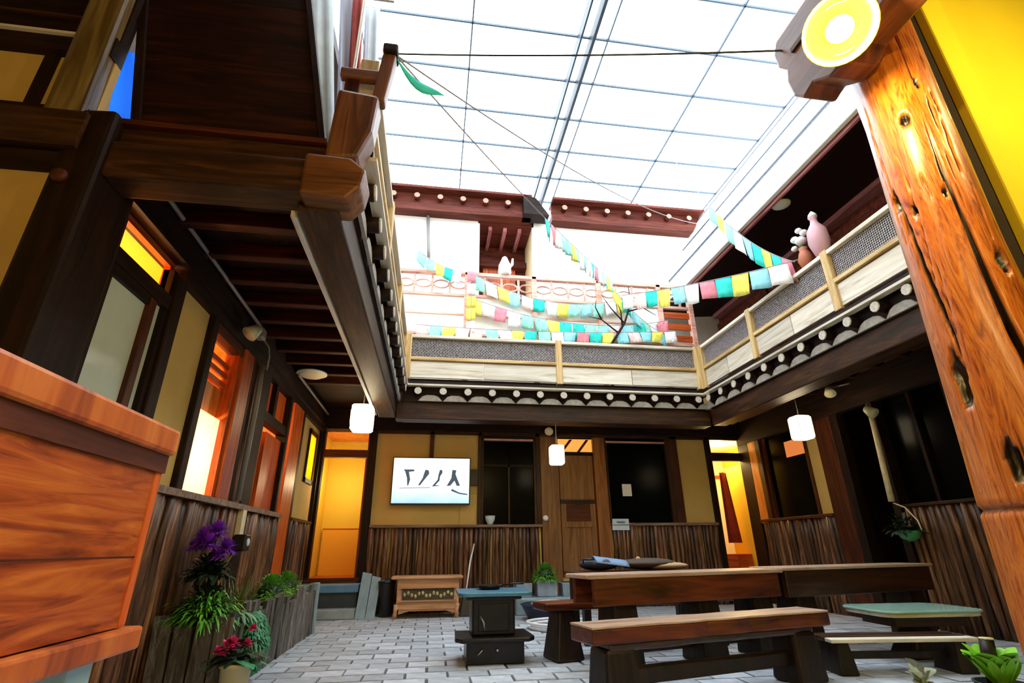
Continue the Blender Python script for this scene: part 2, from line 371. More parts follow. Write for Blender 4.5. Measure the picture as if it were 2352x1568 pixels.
# ------------------------------------------------------------------ floor and pavers
fl = struct('floor', MB().box(-4.4, 6.6, -2.8, 10.1, -0.15, -0.012), 'mortar', 'grey brick-paved courtyard floor under the benches and stove', 'floor')
PW, PD, GAP = 0.36, 0.235, 0.014
cells = []
ry = -2.7; row = 0
while ry < 9.9:
    rx = -4.3 - (PW/2 if row % 2 else 0)
    while rx < 6.35:
        cells.append((rx, ry)); rx += PW
    ry += PD; row += 1
def in_view(c):
    return c[1] > 4.25 and -1.6 < c[0] < 5.6 and not (c[0] > 3.2 and c[1] > 8.2)
vis = sorted([c for c in cells if in_view(c)], key=lambda c: math.hypot(c[0], c[1]))
near = set(vis[:300])
pm = []
for k in range(4):
    h = 0.012; b = 0.006; x1, y1 = PW-GAP, PD-GAP
    j = [random.uniform(-0.004, 0.004) for _ in range(8)]
    q = MB().hexa([(j[0],j[1],-0.02),(x1+j[2],j[3],-0.02),(x1+j[4],y1+j[5],-0.02),(j[6],y1+j[7],-0.02)],
                  [(j[0]+b,j[1]+b,0),(x1+j[2]-b,j[3]+b,0),(x1+j[4]-b,y1+j[5]-b,0),(j[6]+b,y1+j[7]-b,0)])
    me = q.mesh('paver'); me.materials.append(M['paver']); pm.append(me)
rest = MB()
for c in cells:
    if c in near:
        inst('paver', random.choice(pm), fl, (c[0], c[1], random.uniform(-0.004, 0.002)), (random.uniform(-0.008, 0.008), random.uniform(-0.006, 0.006), 0))
    else:
        z = random.uniform(-0.004, 0.001); x1, y1 = c[0]+PW-GAP, c[1]+PD-GAP
        rest.box(c[0], x1, c[1], y1, -0.02, z)
part('paver_field', rest, 'paver_far', fl, kind='stuff')

# ------------------------------------------------------------------ skylight
RZ = 8.8
sky = thing('ceiling', 'white glazed skylight roof with dark blue bars over the courtyard', 'skylight', (0, 0, RZ), kind='structure')
xcols = [-1.5, 0.27, 2.05, 4.45, 6.35]
yrows = [9.87-0.86*k for k in range(10)]
for a in range(4):
    for b in range(9):
        part('pane', MB().box(xcols[a]+0.015, xcols[a+1]-0.015, yrows[b+1]+0.015, yrows[b]-0.015, RZ, RZ+0.012), 'skypane', sky)
for y in yrows: part('cross_bar', MB().box(-1.5, 6.35, y-0.013, y+0.013, RZ-0.03, RZ+0.02), 'frame', sky)
for x in (xcols[0], xcols[1], xcols[3]): part('long_bar', MB().box(x-0.012, x+0.012, yrows[-1], 9.87, RZ-0.03, RZ+0.02), 'frame', sky)
part('ridge_girder', MB().box(2.0, 2.03, yrows[-1], 9.87, RZ-0.22, RZ+0.02), 'frame_dark', sky)
part('ridge_girder', MB().box(2.2, 2.25, yrows[-1], 9.87, RZ-0.22, RZ+0.02), 'frame_dark', sky)
part('long_bar', MB().box(2.5, 2.52, yrows[-1], 9.87, RZ-0.05, RZ+0.02), 'frame', sky)
part('edge_bar', MB().box(6.33, 6.38, yrows[-1], 9.87, RZ-0.07, RZ+0.02), 'frame_dark', sky)
# sloping glazed apron on the right
ap = thing('window_apron', 'sloping white glazed apron between right eave and skylight', 'window', (4.85, 4, 5.95), kind='structure')
for k in range(9):
    y0, y1 = yrows[k+1], yrows[k]
    if y1 < 2.0: continue
    part('pane', MB().hexa([(4.82,y0+.01,5.95),(4.84,y0+.01,5.95),(4.84,y1-.01,5.95),(4.82,y1-.01,5.95)],
                           [(6.32,y0+.01,RZ-.05),(6.34,y0+.01,RZ-.05),(6.34,y1-.01,RZ-.05),(6.32,y1-.01,RZ-.05)]), 'skypane', ap)
for t, r in ((0.30, 0.022), (0.62, 0.02), (0.9, 0.014)):
    x, z = 4.83+1.5*t, 5.95+2.8*t
    part('glazing_bar', MB().box(x-r, x+r, 1.95, 9.85, z-r, z+r), 'frame_dark', ap)

# ------------------------------------------------------------------ shell behind the camera and outer walls (daylight well)
ent = struct('ceiling_entrance', MB().box(-4.4, 6.5, -2.9, 2.2, 5.6, 5.75), 'dark_x', 'dark timber ceiling over the entrance bay', 'ceiling')
for k in range(9): part('joist', MB().box(-4.3, 6.4, -2.6+k*0.55, -2.5+k*0.55, 5.46, 5.6), 'dark_x', ent)
struct('wall_upper_front', MB().box(-1.5, 6.4, 2.08, 2.2, 5.75, RZ), 'white_wall', 'white upper wall of the entrance storey below the skylight')
struct('wall_behind', MB().box(-4.4, 6.6, -2.9, -2.75, 0, RZ), 'cream', 'cream plaster wall closing the courtyard behind the viewer')
struct('wall_far_left', MB().box(-4.5, -4.4, -2.9, 2.7, 0, 6.2), 'cream', 'cream plaster wall at the far left of the entrance bay')
struct('wall_upper_left', MB().box(-1.6, -1.5, -2.75, 9.9, 6.25, RZ), 'white_wall', 'white plaster wall above the left balcony roof')
struct('trim_roof_left', MB().box(-4.5, -1.3, -2.75, 9.9, 6.1, 6.25), 'dark_y', 'dark timber roof over the left balcony', 'roof')
struct('wall_far_right', MB().box(6.4, 6.5, -2.75, 4.6, 0, 6.0), 'dark_z', 'dark timber wall beyond the entrance wall on the right')

# ------------------------------------------------------------------ left wall
wl = MB()
wl.box(XL-0.12, XL, 3.05, 9.9, -0.02, 1.44)
wl.box(XL-0.12, XL, 4.07, 4.66, 1.44, 3.2)
wl.box(XL-0.12, XL, 8.42, 9.02, 1.44, 3.2); wl.box(XL-0.12, XL, 9.58, 9.9, 1.44, 3.2); wl.box(XL-0.12, XL, 9.02, 9.58, 1.44, 2.08)
wl.box(XL-0.12, XL, 9.02, 9.58, 2.92, 3.2)
WL = struct('wall_left', wl, 'cream', 'left courtyard wall of cream plaster between dark timber posts')
part('head_beam', MB().box(XL-0.14, XL+0.09, 3.05, 9.9, 3.16, 3.52), 'dark_y', WL)
part('lower_beam', MB().box(XL-0.1, XL+0.06, 4.0, 9.9, 3.05, 3.16), 'dark_y', WL)
for y0, y1, mt, z0 in ((3.05,3.16,'dark_z',1.44),(3.93,4.07,'dark_z',1.44),(4.66,4.78,'dark_z',1.44),(5.53,5.82,'orange_z',1.44),(5.82,5.9,'dark_z',1.44),(5.9,6.16,'red_z',1.44),(6.2,6.5,'dark_z',0),(7.52,7.62,'dark_z',1.44),(7.75,8.3,'orange_z',0.4),(8.3,8.42,'dark_z',0.4),(9.78,9.9,'dark_z',0)):
    part('post', MB().box(XL-0.1, XL+0.055, y0, y1, z0, 3.06), mt, WL, bevel=0.01)
part('sill_rail', MB().box(XL-0.05, XL+0.1, 3.05, 7.75, 1.42, 1.475), 'rail_pale', WL)
part('sill_rail', MB().box(XL-0.05, XL+0.07, 8.42, 9.78, 1.42, 1.465), 'beam_y', WL)

# stick cladding (wattle): shared meshes
sticks = []
for k in range(6):
    pts = []; rs = []
    for i in range(5):
        pts.append((random.uniform(-0.012, 0.012), random.uniform(-0.006, 0.006), i/4)); rs.append(random.uniform(0.036, 0.05))
    q = MB().tube(pts, rs, 6); me = q.mesh('stick', True); me.materials.append(M['wattle']); sticks.append(me)
def wattle(parent, axis, a0, a1, fixed, z0, z1, step=0.088):
    a = a0+step/2
    while a < a1:
        r = random.uniform(0.75, 1.2)
        loc = (fixed, a, z0) if axis == 'y' else (a, fixed, z0)
        inst('stick', random.choice(sticks), parent, loc, (random.uniform(-0.012, 0.012), random.uniform(-0.012, 0.012), random.uniform(0, 6.28)), (r, r, z1-z0-random.uniform(0, 0.01)))
        a += step*random.uniform(0.85, 1.1)
wattle(WL, 'y', 4.2, 6.2, XL+0.02, 0.0, 1.42, 0.095)
wattle(WL, 'y', 6.5, 7.75, XL+0.02, 0.0, 1.42, 0.095)
wattle(WL, 'y', 8.42, 9.8, XL+0.02, 0.0, 1.42, 0.095)

# rooms behind the left wall
def room(name, label, x0, x1, y0, y1, z0, z1, open_side, mats, parts=()):
    t = 0.05
    R = thing(name, label, 'room wall', ((x0+x1)/2, (y0+y1)/2, z0), kind='structure')
    walls = dict(w=(x0-t,x0,y0,y1,z0,z1), e=(x1,x1+t,y0,y1,z0,z1), s=(x0,x1,y0-t,y0,z0,z1), n=(x0,x1,y1,y1+t,z0,z1))
    for k, bx in walls.items():
        if k != open_side: part('room_side', MB().box(*bx), mats[0] if k in 'we' else mats[1], R)
    part('room_floor', MB().box(x0, x1, y0, y1, z0-t, z0), mats[2], R)
    part('room_ceiling', MB().box(x0, x1, y0, y1, z1, z1+t), mats[3], R)
    return R
room('wall_room_1', 'warm lit room behind the first left window', -4.2, XL-0.13, 3.1, 4.55, FZ, 3.25, 'e', ('room_amber','room_amber','orange_x','room_amber'))
point('room_lamp', (-3.0, 3.8, 2.5), 110, WARM, 0.1)
rb = room('wall_room_2', 'brightly lit room behind the open left doorway', -4.2, XL-0.13, 4.68, 6.2, FZ, 3.25, 'e', ('room_white','room_orange','orange_x','room_orange'))
point('room_lamp', (-2.8, 5.15, 1.85), 120, (1.0, 0.78, 0.42), 0.12)
room('wall_room_3', 'orange panelled room behind the second left doorway', -4.2, XL-0.13, 6.3, 8.38, FZ, 3.25, 'e', ('room_yellow','room_orange','orange_x','room_orange'))
point('room_lamp', (-3.0, 7.2, 2.6), 60, WARM, 0.1)
room('wall_room_4', 'yellow lit room behind the small corner window', -4.2, XL-0.13, 8.48, 9.85, FZ, 3.25, 'e', ('room_yellow','room_yellow','orange_x','room_yellow'))
point('room_lamp', (-2.7, 9.25, 2.5), 60, WARM, 0.1)

# window 1: curtained casement below a lit transom
wn = thing('window_1', 'pale curtained casement below a glowing amber transom on the left wall', 'window', (XL, 3.55, 1.44), kind='structure')
part('pane', MB().box(XL-0.02, XL-0.005, 3.22, 3.72, 1.475, 2.72), 'pane_green', wn, label='pale green curtained pane')
part('casement_stile', MB().box(XL-0.03, XL+0.03, 3.68, 3.76, 1.475, 2.74), 'red_z', wn)
part('casement_stile', MB().box(XL-0.03, XL+0.02, 3.16, 3.23, 1.475, 2.74), 'dark_z', wn)
part('casement_rail', MB().box(XL-0.03, XL+0.025, 3.16, 3.76, 2.68, 2.75), 'dark_y', wn)
part('pane', MB().box(XL-0.02, XL-0.008, 3.76, 3.87, 1.475, 2.75), 'pane_green', wn)
part('transom_bar', MB().box(XL-0.05, XL+0.04, 3.16, 3.93, 2.75, 2.86), 'dark_y', wn)
part('transom_pane', MB().box(XL-0.03, XL-0.02, 3.16, 3.93, 2.86, 3.16), 'clear', wn)
part('transom_frame', MB().box(XL-0.06, XL-0.01, 3.16, 3.93, 3.11, 3.17), 'orange_y', wn)
part('transom_frame', MB().box(XL-0.06, XL-0.01, 3.87, 3.93, 2.86, 3.12), 'orange_z', wn)
part('frame_post', MB().box(XL-0.05, XL+0.03, 3.87, 3.94, 1.475, 3.08), 'dark_z', wn)
part('head', MB().box(XL-0.1, XL+0.02, 3.05, 4.07, 3.165, 3.2), 'dark_y', wn)

# doorway 1 : bright opening with ladder lintel
d1 = thing('door_1', 'bright open doorway with orange slatted head on the left wall', 'doorway', (XL, 5.15, 1.44), kind='structure')
part('jamb', MB().box(XL-0.12, XL+0.02, 5.47, 5.53, 1.475, 3.05), 'orange_z', d1)
part('head_board', MB().box(XL-0.14, XL-0.1, 4.78, 5.5, 2.24, 2.56), 'room_orange', d1)
for z in (2.58, 2.68, 2.78):
    part('slat', MB().box(XL-0.13, XL-0.07, 4.78, 5.5, z, z+0.05), 'orange_y', d1)
part('head_rail', MB().box(XL-0.1, XL+0.03, 4.78, 5.53, 2.95, 3.05), 'red_y', d1)
blind = part('blind', MB().box(XL-0.05, XL-0.045, 4.78, 5.47, 1.46, 2.24), 'room_white', d1)
# the lit paper blind is thin: it lets the room light through
def lit_blind():
    mt, n, l, b = nt('lit_paper_blind')
    tl = n.new('ShaderNodeBsdfTranslucent'); tl.inputs[0].default_value = (0.95, 0.9, 0.72, 1)
    df = n.new('ShaderNodeBsdfDiffuse'); df.inputs[0].default_value = (0.9, 0.86, 0.75, 1)
    mx = n.new('ShaderNodeMixShader'); mx.inputs[0].default_value = 0.35
    l.new(tl.outputs[0], mx.inputs[1]); l.new(df.outputs[0], mx.inputs[2])
    l.new(mx.outputs[0], n['Material Output'].inputs['Surface']); n.remove(b); return mt
LB = lit_blind()
blind.data.materials[0] = LB

# doorway 2 : orange leaf with transom panes
d2 = thing('door_2', 'orange red plank door with small transom panes on the left wall', 'door', (XL, 7.0, 0.4), kind='structure')
part('leaf', MB().box(XL-0.06, XL-0.01, 6.85, 7.52, 0.4, 2.42), 'orange_z', d2)
part('leaf', MB().box(XL-0.1, XL-0.06, 6.5, 6.83, 0.4, 2.3), 'red_z', d2)
part('transom_bar', MB().box(XL-0.08, XL+0.04, 6.5, 7.6, 2.5, 2.62), 'dark_y', d2)
part('mullion', MB().box(XL-0.06, XL+0.03, 6.85, 6.95, 2.62, 3.05), 'dark_z', d2)
part('transom_pane', MB().box(XL-0.04, XL-0.03, 6.5, 6.85, 2.62, 3.05), 'orange_z', d2)
part('transom_pane', MB().box(XL-0.04, XL-0.03, 6.95, 7.52, 2.62, 3.05), 'orange_z', d2)
# small corner window
def amber_pane():
    mt, n, l, b = nt('amber_frosted_pane')
    tl = n.new('ShaderNodeBsdfTranslucent'); tl.inputs[0].default_value = (0.95, 0.56, 0.07, 1)
    l.new(tl.outputs[0], n['Material Output'].inputs['Surface']); n.remove(b); return mt
glow_pane = amber_pane()
w2 = thing('window_2', 'small amber lit window in the left corner', 'window', (XL, 9.3, 2.08), kind='structure')
part('pane', MB().box(XL+0.004, XL+0.01, 9.02, 9.58, 2.08, 2.92), glow_pane, w2, label='amber lit pane')
for bx in ((9.0,9.6,2.06,2.13),(9.0,9.6,2.87,2.94)): part('frame_rail', MB().box(XL-0.07, XL+0.03, *bx), 'dark_y', w2)
for bx in ((9.0,9.06,2.06,2.94),(9.54,9.6,2.06,2.94)): part('frame_stile', MB().box(XL-0.07, XL+0.03, *bx), 'dark_z', w2)

# ------------------------------------------------------------------ near-left frontal wall, big corner post and upper wall
nl = struct('wall_near_left', MB().box(-4.4, -2.2, 2.72, 2.82, -0.02, 3.05), 'cream', 'cream plaster wall beside the dark corner post near the counter')
part('tie_beam', MB().box(-4.4, -2.15, 2.62, 2.82, 3.18, 3.44), 'beam_x', nl)
part('tie_beam', MB().box(-4.4, -2.15, 2.66, 2.82, 3.05, 3.16), 'dark_x', nl)
part('upper_panel', MB().box(-4.4, -2.2, 2.74, 2.8, 3.5, 3.98), 'cream', nl)
for x in (-2.55, -3.0, -3.45): part('muntin', MB().box(x-0.03, x+0.03, 2.7, 2.76, 3.5, 3.98), 'dark_z', nl)
part('upper_rail', MB().box(-4.4, -2.2, 2.68, 2.8, 3.44, 3.52), 'dark_x', nl)
part('upper_rail', MB().box(-4.4, -2.2, 2.68, 2.8, 3.98, 4.14), 'dark_x', nl)
part('moulding', MB().box(-4.4, -2.28, 2.655, 2.68, 4.1, 4.12), 'pale_x', nl)
part('upper_boarding', MB().box(-4.4, -2.2, 2.72, 2.8, 4.14, 6.1), 'dark_x', nl)
part('moulding', MB().box(-4.4, -2.28, 2.69, 2.72, 4.3, 4.315), 'beam_x', nl)
cp = thing('trim_corner_post', 'massive dark timber corner post left of the curtained window', 'post', (-2.15, 2.85, 0), kind='structure')
part('post_shaft', MB().hexa([(-2.29,2.66,0),(-2.03,2.64,0),(-2.03,3.06,0),(-2.29,3.06,0)],[(-2.26,2.66,3.5),(-2.01,2.64,3.5),(-2.01,3.04,3.5),(-2.26,3.04,3.5)]), 'dark_z', cp, bevel=0.03)
part('upper_shaft', MB().hexa([(-2.42,2.64,3.4),(-2.2,2.64,3.4),(-2.2,2.8,3.4),(-2.42,2.8,3.4)],[(-2.46,2.64,6.1),(-2.24,2.64,6.1),(-2.24,2.8,6.1),(-2.46,2.8,6.1)]), 'gold_z', cp, bevel=0.03, label='weathered honey coloured upper post')
part('bolt', MB().lathe([(0.045,0),(0.04,0.03),(0.001,0.035)], (-2.18,2.655,2.98), 12, (0,-1,0)), 'red_z', cp, True)

# ------------------------------------------------------------------ balcony builder (three sides share one profile)
rafter_me = MB().lathe([(0.062,0.0),(0.066,0.01),(0.066,0.55)], (0,0,0), 10).mesh('rafter', True); rafter_me.materials.append(M['dark_y'])
cap_me = MB().lathe([(0.058,0.0),(0.062,0.012)], (0,0,0), 10).mesh('rafter_end'); cap_me.materials.append(M['end_grain'])
def balcony(name, label, side, u0, u1, edge, wall, post_at, base):
    G = thing(name, label, 'balcony', base)
    ax = 'x' if side == 'back' else 'y'
    def bx(ua, ub, va, vb, za, zb):
        if side == 'back': return MB().box(ua, ub, edge+va, edge+vb, za, zb)
        if side == 'right': return MB().box(edge+va, edge+vb, ua, ub, za, zb)
        return MB().box(edge-vb, edge-va, ua, ub, za, zb)
    def pt(u, v, z):
        return (u, edge+v, z) if side == 'back' else ((edge+v, u, z) if side == 'right' else (edge-v, u, z))
    depth = abs(wall-edge)
    stops = [u0]+post_at+[u1]
    for a, b in zip(stops[:-1], stops[1:]):
        mid = (a+b)/2
        part('fascia_board', bx(a+0.02, mid-0.006, 0, 0.04, 3.68, 3.97), 'pale_'+ax, G, bevel=0.006)
        part('fascia_board', bx(mid+0.006, b-0.02, 0, 0.04, 3.68, 3.97), 'pale_'+ax, G, bevel=0.006)
        part('ledge', bx(a+0.02, b-0.02, -0.035, 0.07, 3.99, 4.045), 'honey_'+ax, G, bevel=0.006)
        part('lattice_backing', bx(a+0.03, b-0.03, 0.055, 0.07, 4.045, 4.40), 'lattice_back', G)
        lat = MB(); L = b-a-0.1; H = 0.34; st = 0.055; n = int((L+H)/st)
        def bar(ua, za, ub, zb):
            dx, dz = ub-ua, zb-za; ln = math.hypot(dx, dz); nx, nz = -dz/ln*0.009, dx/ln*0.009
            P = [(ua+nx, za+nz), (ub+nx, zb+nz), (ub-nx, zb-nz), (ua-nx, za-nz)]
            f = [pt(a+0.05+p[0], 0.028, 4.05+p[1]) for p in P]; k = [pt(a+0.05+p[0], 0.052, 4.05+p[1]) for p in P]
            lat.add(f+k, [(0,1,2,3),(7,6,5,4),(0,4,5,1),(1,5,6,2),(2,6,7,3),(3,7,4,0)])
        for i in range(1, n):
            s0 = i*st-H
            ua, ub = max(0, s0), min(L, s0+H)
            if ub-ua > 0.02:
                bar(ua, ua-s0, ub, ub-s0); bar(ua, H-(ua-s0), ub, H-(ub-s0))
        part('lattice_panel', lat, 'lattice', G, label='weathered grey lattice panel')
        part('top_rail', bx(a, b, -0.03, 0.09, 4.40, 4.455), 'pale_'+ax, G, bevel=0.008)
    for p in [u0+0.04]+post_at+[u1-0.04]:
        part('baluster_post', bx(p-0.055, p+0.055, -0.04, 0.1, 3.64, 4.47), 'honey_z', G, bevel=0.01)
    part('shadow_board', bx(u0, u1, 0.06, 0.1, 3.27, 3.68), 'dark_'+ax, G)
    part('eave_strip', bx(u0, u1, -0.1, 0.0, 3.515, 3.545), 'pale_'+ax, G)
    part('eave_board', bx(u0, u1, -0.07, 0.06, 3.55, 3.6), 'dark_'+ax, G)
    n = int(round((u1-u0)/0.42)); 
    for i in range(n):
        u = u0+(i+0.6)*(u1-u0)/n
        rot = {'back': (-PI/2, 0, 0), 'right': (0, PI/2, 0), 'left': (0, -PI/2, 0)}[side]
        r = inst('rafter', rafter_me, G, pt(u, -0.07, 3.43), rot)
        c = bpy.data.objects.new('rafter_end', cap_me); COL.objects.link(c); c.parent = r; c.location = (0, 0, -0.012)
        ub = u+0.5*(u1-u0)/n
        poly = [(ub-0.2, 3.285), (ub-0.13, 3.36), (ub-0.06, 3.385), (ub+0.06, 3.385), (ub+0.13, 3.36), (ub+0.2, 3.285)]
        vs = [pt(q[0], 0.02, q[1]) for q in poly]+[pt(q[0], 0.05, q[1]) for q in poly]
        part('tile_edge', MB().add(vs, [(0,1,2,3,4,5),(11,10,9,8,7,6)]+[(q, q+6, (q+1) % 6+6, (q+1) % 6) for q in range(6)]), 'tile_grey', G)
    part('edge_beam', bx(u0-0.1, u1+0.1, 0.08, 0.34, 2.99, 3.28), 'beam_'+ax, G, bevel=0.015)
    part('inner_strip', bx(u0, u1, 0.36, 0.4, 3.0, 3.05), 'pale_'+ax if side == 'left' else 'beam_'+ax, G)
    part('inner_strip', bx(u0, u1, 0.4, 0.48, 3.2, 3.28), 'red_'+ax, G)
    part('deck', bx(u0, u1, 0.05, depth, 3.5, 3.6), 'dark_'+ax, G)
    ja = 'y' if side == 'back' else 'x'
    k = int((u1-u0)/0.46)
    for i in range(k):
        u = u0+0.3+i*0.46
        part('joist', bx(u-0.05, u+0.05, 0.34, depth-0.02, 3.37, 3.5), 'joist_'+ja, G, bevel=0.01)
    return G
balcony('balcony', 'left timber balcony seen steeply from below with joisted underside', 'left', 2.9, 8.2, -0.6, XL, [4.65, 6.4], (-1.4, 5.5, 3.0))
balcony('balcony', 'back timber balcony with pale fascia above the television wall', 'back', -0.58, 4.78, 8.25, YB, [2.1], (2.1, 9.0, 3.0))
balcony('balcony', 'right timber balcony with long lattice panels sloping toward the log post', 'right', 2.1, 8.2, 4.8, XR, [4.9, 6.6], (5.6, 5.2, 3.0))
# corner decks
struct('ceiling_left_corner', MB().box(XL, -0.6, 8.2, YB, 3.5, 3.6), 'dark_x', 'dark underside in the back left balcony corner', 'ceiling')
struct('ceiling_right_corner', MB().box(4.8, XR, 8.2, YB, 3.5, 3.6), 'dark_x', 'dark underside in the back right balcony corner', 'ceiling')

# ------------------------------------------------------------------ front end of the left balcony : lateral beam, dark panel, newel
fe = thing('balcony_end_wall', 'dark boarded end wall and heavy beam of the left balcony above the counter', 'end wall', (-1.3, 2.8, 3.0))
part('end_beam', MB().box(-2.02, -0.72, 2.68, 2.92, 3.05, 3.3), 'beam_x', fe, bevel=0.02)
part('upper_beam', MB().box(-2.02, -0.75, 2.74, 2.94, 3.33, 3.45), 'beam_x', fe, bevel=0.01)
part('moulding', MB().box(-2.02, -0.8, 2.7, 2.76, 3.45, 3.49), 'red_x', fe)
part('beam_nose', MB().prism([(-0.9,3.02),(-0.62,3.0),(-0.54,3.1),(-0.52,3.24),(-0.62,3.32),(-0.9,3.33)], 2.66, 2.92), 'brown_x', fe, bevel=0.02, label='rounded paler end of the beam')
def lean_box(x0, x1, y0, y1, z0, z1, k=-0.2):
    a_, b_ = k*(z0-3.45), k*(z1-3.45)
    return MB().hexa([(x0+a_,y0,z0),(x1+a_,y0,z0),(x1+a_,y1,z0),(x0+a_,y1,z0)],[(x0+b_,y0,z1),(x1+b_,y0,z1),(x1+b_,y1,z1),(x0+b_,y1,z1)])
for i in range(4):
    z0 = 3.49+i*0.65
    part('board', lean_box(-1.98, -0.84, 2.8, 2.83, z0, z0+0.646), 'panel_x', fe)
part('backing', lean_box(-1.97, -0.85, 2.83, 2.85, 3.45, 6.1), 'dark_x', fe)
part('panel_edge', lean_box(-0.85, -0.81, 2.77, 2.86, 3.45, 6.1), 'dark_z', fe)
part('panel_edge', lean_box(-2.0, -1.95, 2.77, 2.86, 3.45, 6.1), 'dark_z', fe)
part('corner_block', MB().prism([(-0.8,3.33),(-0.6,3.36),(-0.52,3.6),(-0.5,3.92),(-0.78,3.95)], 2.7, 2.9), 'brown_z', fe, bevel=0.03)
nw = thing('newel_post', 'brown newel post with short rails at the front of the left balcony', 'post', (-0.47, 2.8, 3.92))
part('post_shaft', MB().hexa([(-0.56,2.74,3.92),(-0.47,2.74,3.92),(-0.47,2.84,3.92),(-0.56,2.84,3.92)],[(-0.52,2.74,4.38),(-0.42,2.74,4.38),(-0.42,2.84,4.38),(-0.52,2.84,4.38)]), 'brown_z', nw, bevel=0.015)
part('post_cap', MB().box(-0.52, -0.41, 2.72, 2.86, 4.385, 4.47), 'dark_z', nw, bevel=0.015)
part('short_rail', MB().box(-0.8, -0.5, 2.76, 2.82, 4.13, 4.22), 'brown_x', nw, bevel=0.01)
part('infill_board', MB().box(-0.76, -0.66, 2.78, 2.81, 3.94, 4.13), 'red_z', nw)

# laundry hanging behind the newel
def cloth(name, mat, label, x0, x1, y, z0, z1, amp=0.03, waves=2, cat='cloth', slant=0.0):
    def P(u, v):
        return (x0+(x1-x0)*u+slant*v, y+amp*math.sin(u*waves*2*PI+v*1.5)*(0.3+0.7*(1-v)), z0+(z1-z0)*v)
    return single(name, MB().sheet(P, 14, 8, 0.006, (0, 1, 0)), mat, label, cat, smooth=True, base=((x0+x1)/2, y, z0))
cloth('hanging_cloth', 'pale_cloth', 'pale blue sheet hanging beside the dark balcony end wall', -1.1, -0.9, 3.3, 3.9, 5.92, 0.02, 2, 'cloth', -0.25)
cloth('hanging_cloth', 'grey_cloth', 'lilac grey garment hanging behind the brown newel post', -0.96, -0.82, 3.45, 4.3, 5.92, 0.03, 2, 'cloth', -0.15)
cloth('hanging_cloth', 'red_cloth', 'dark red garment hanging above the brown newel post', -0.9, -0.8, 3.38, 4.7, 5.92, 0.02, 2, 'cloth', -0.08)
cloth('hanging_cloth', 'pale_cloth', 'pale sheet hanging nearest the skylight above the newel post', -0.8, -0.66, 3.5, 4.6, 5.92, 0.03, 2, 'cloth', -0.08)
cloth('hanging_cloth', 'white', 'thin white strip of cloth hanging between the garments and newel post', -0.86, -0.83, 3.3, 4.3, 5.9, 0.01)
cline = single('clothes_line', MB().tube([(-1.25,3.42,5.92),(-0.6,3.42,5.92)], 0.012, 6), 'grey', 'thin clothes pole carrying the laundry above the newel post', 'pole')
single('clothes_line_hanger', MB().tube([(-1.2,3.42,5.92),(-1.35,3.42,6.1)], 0.01, 6), 'grey', 'short hanger fixing the clothes pole to the left roof', 'hanger')
def glow_cloth(name, c):
    mt, n, l, bs = nt(name); tl = n.new('ShaderNodeBsdfTranslucent'); tl.inputs[0].default_value = c4(c)
    df = n.new('ShaderNodeBsdfDiffuse'); df.inputs[0].default_value = c4(c); mx = n.new('ShaderNodeMixShader'); mx.inputs[0].default_value = 0.3
    l.new(tl.outputs[0], mx.inputs[1]); l.new(df.outputs[0], mx.inputs[2]); l.new(mx.outputs[0], n['Material Output'].inputs['Surface']); n.remove(bs); return mt
single('skyglow_cloth', MB().sheet(lambda u, v: (-2.24-0.13*v+(0.22+0.06*math.sin(PI*v)-0.1*v)*u, 2.93+0.012*math.sin(u*7), 3.5+0.8*v), 10, 8, 0.004, (0,1,0)), glow_cloth('blue_skyglow_cloth', (0.12, 0.42, 1.0)), 'bright blue banner cloth standing in for daylight beside the dull gold upper post', 'skyglow', smooth=True)  # translucent blue sheet added in place of daylight through the gap

# ------------------------------------------------------------------ back wall
wb = MB()
T0, T1 = YB, YB+0.12
wb.box(-1.12, 0.84, T0, T1, -0.02, 3.2)
wb.box(0.84, 2.02, T0, T1, -0.02, 1.4)
wb.box(3.36, 5.6, T0, T1, -0.02, 1.4); wb.box(4.92, 5.56, T0, T1, 1.4, 3.2)
wb.box(2.02, 3.36, T0, YB+0.1, -0.02, 0.5)
wb.box(-2.15, -1.12, T0, T1, -0.02, FZ-0.02); wb.box(5.6, 6.42, T0, T1, -0.02, FZ-0.02)
WB = struct('wall_back', wb, 'cream', 'back courtyard wall of cream plaster above stick cladding')
part('head_beam', MB().box(-2.2, 6.5, YB-0.08, YB+0.14, 3.12, 3.5), 'dark_x', WB)
part('backing', MB().box(0.8, 5.6, YB+0.1, YB+0.16, 0, 3.5), 'dark_z', WB)
part('head_trim', MB().box(-1.1, 6.4, YB-0.05, YB, 3.06, 3.12), 'beam_x', WB)
for x0, x1, z0, mt in ((-1.24,-1.1,0,'dark_z'),(-0.11,-0.03,2.5,'red_z'),(0.82,0.89,1.4,'beam_z'),(1.95,2.04,1.4,'beam_z'),(4.76,4.92,1.4,'red_z'),(5.54,5.64,0,'dark_z')):
    part('post', MB().box(x0, x1, YB-0.05, YB+0.1, z0, 3.12), mt, WB, bevel=0.008)
part('cap_rail', MB().box(-1.1, 2.03, YB-0.12, YB+0.02, 1.36, 1.41), 'rail_pale', WB, bevel=0.008)
part('cap_rail', MB().box(3.38, 5.55, YB-0.12, YB+0.02, 1.38, 1.43), 'rail_pale', WB, bevel=0.008)
wattle(WB, 'x', -1.1, 2.03, YB-0.05, 0.0, 1.36, 0.085)
wattle(WB, 'x', 3.38, 5.55, YB-0.05, 0.0, 1.38, 0.085)

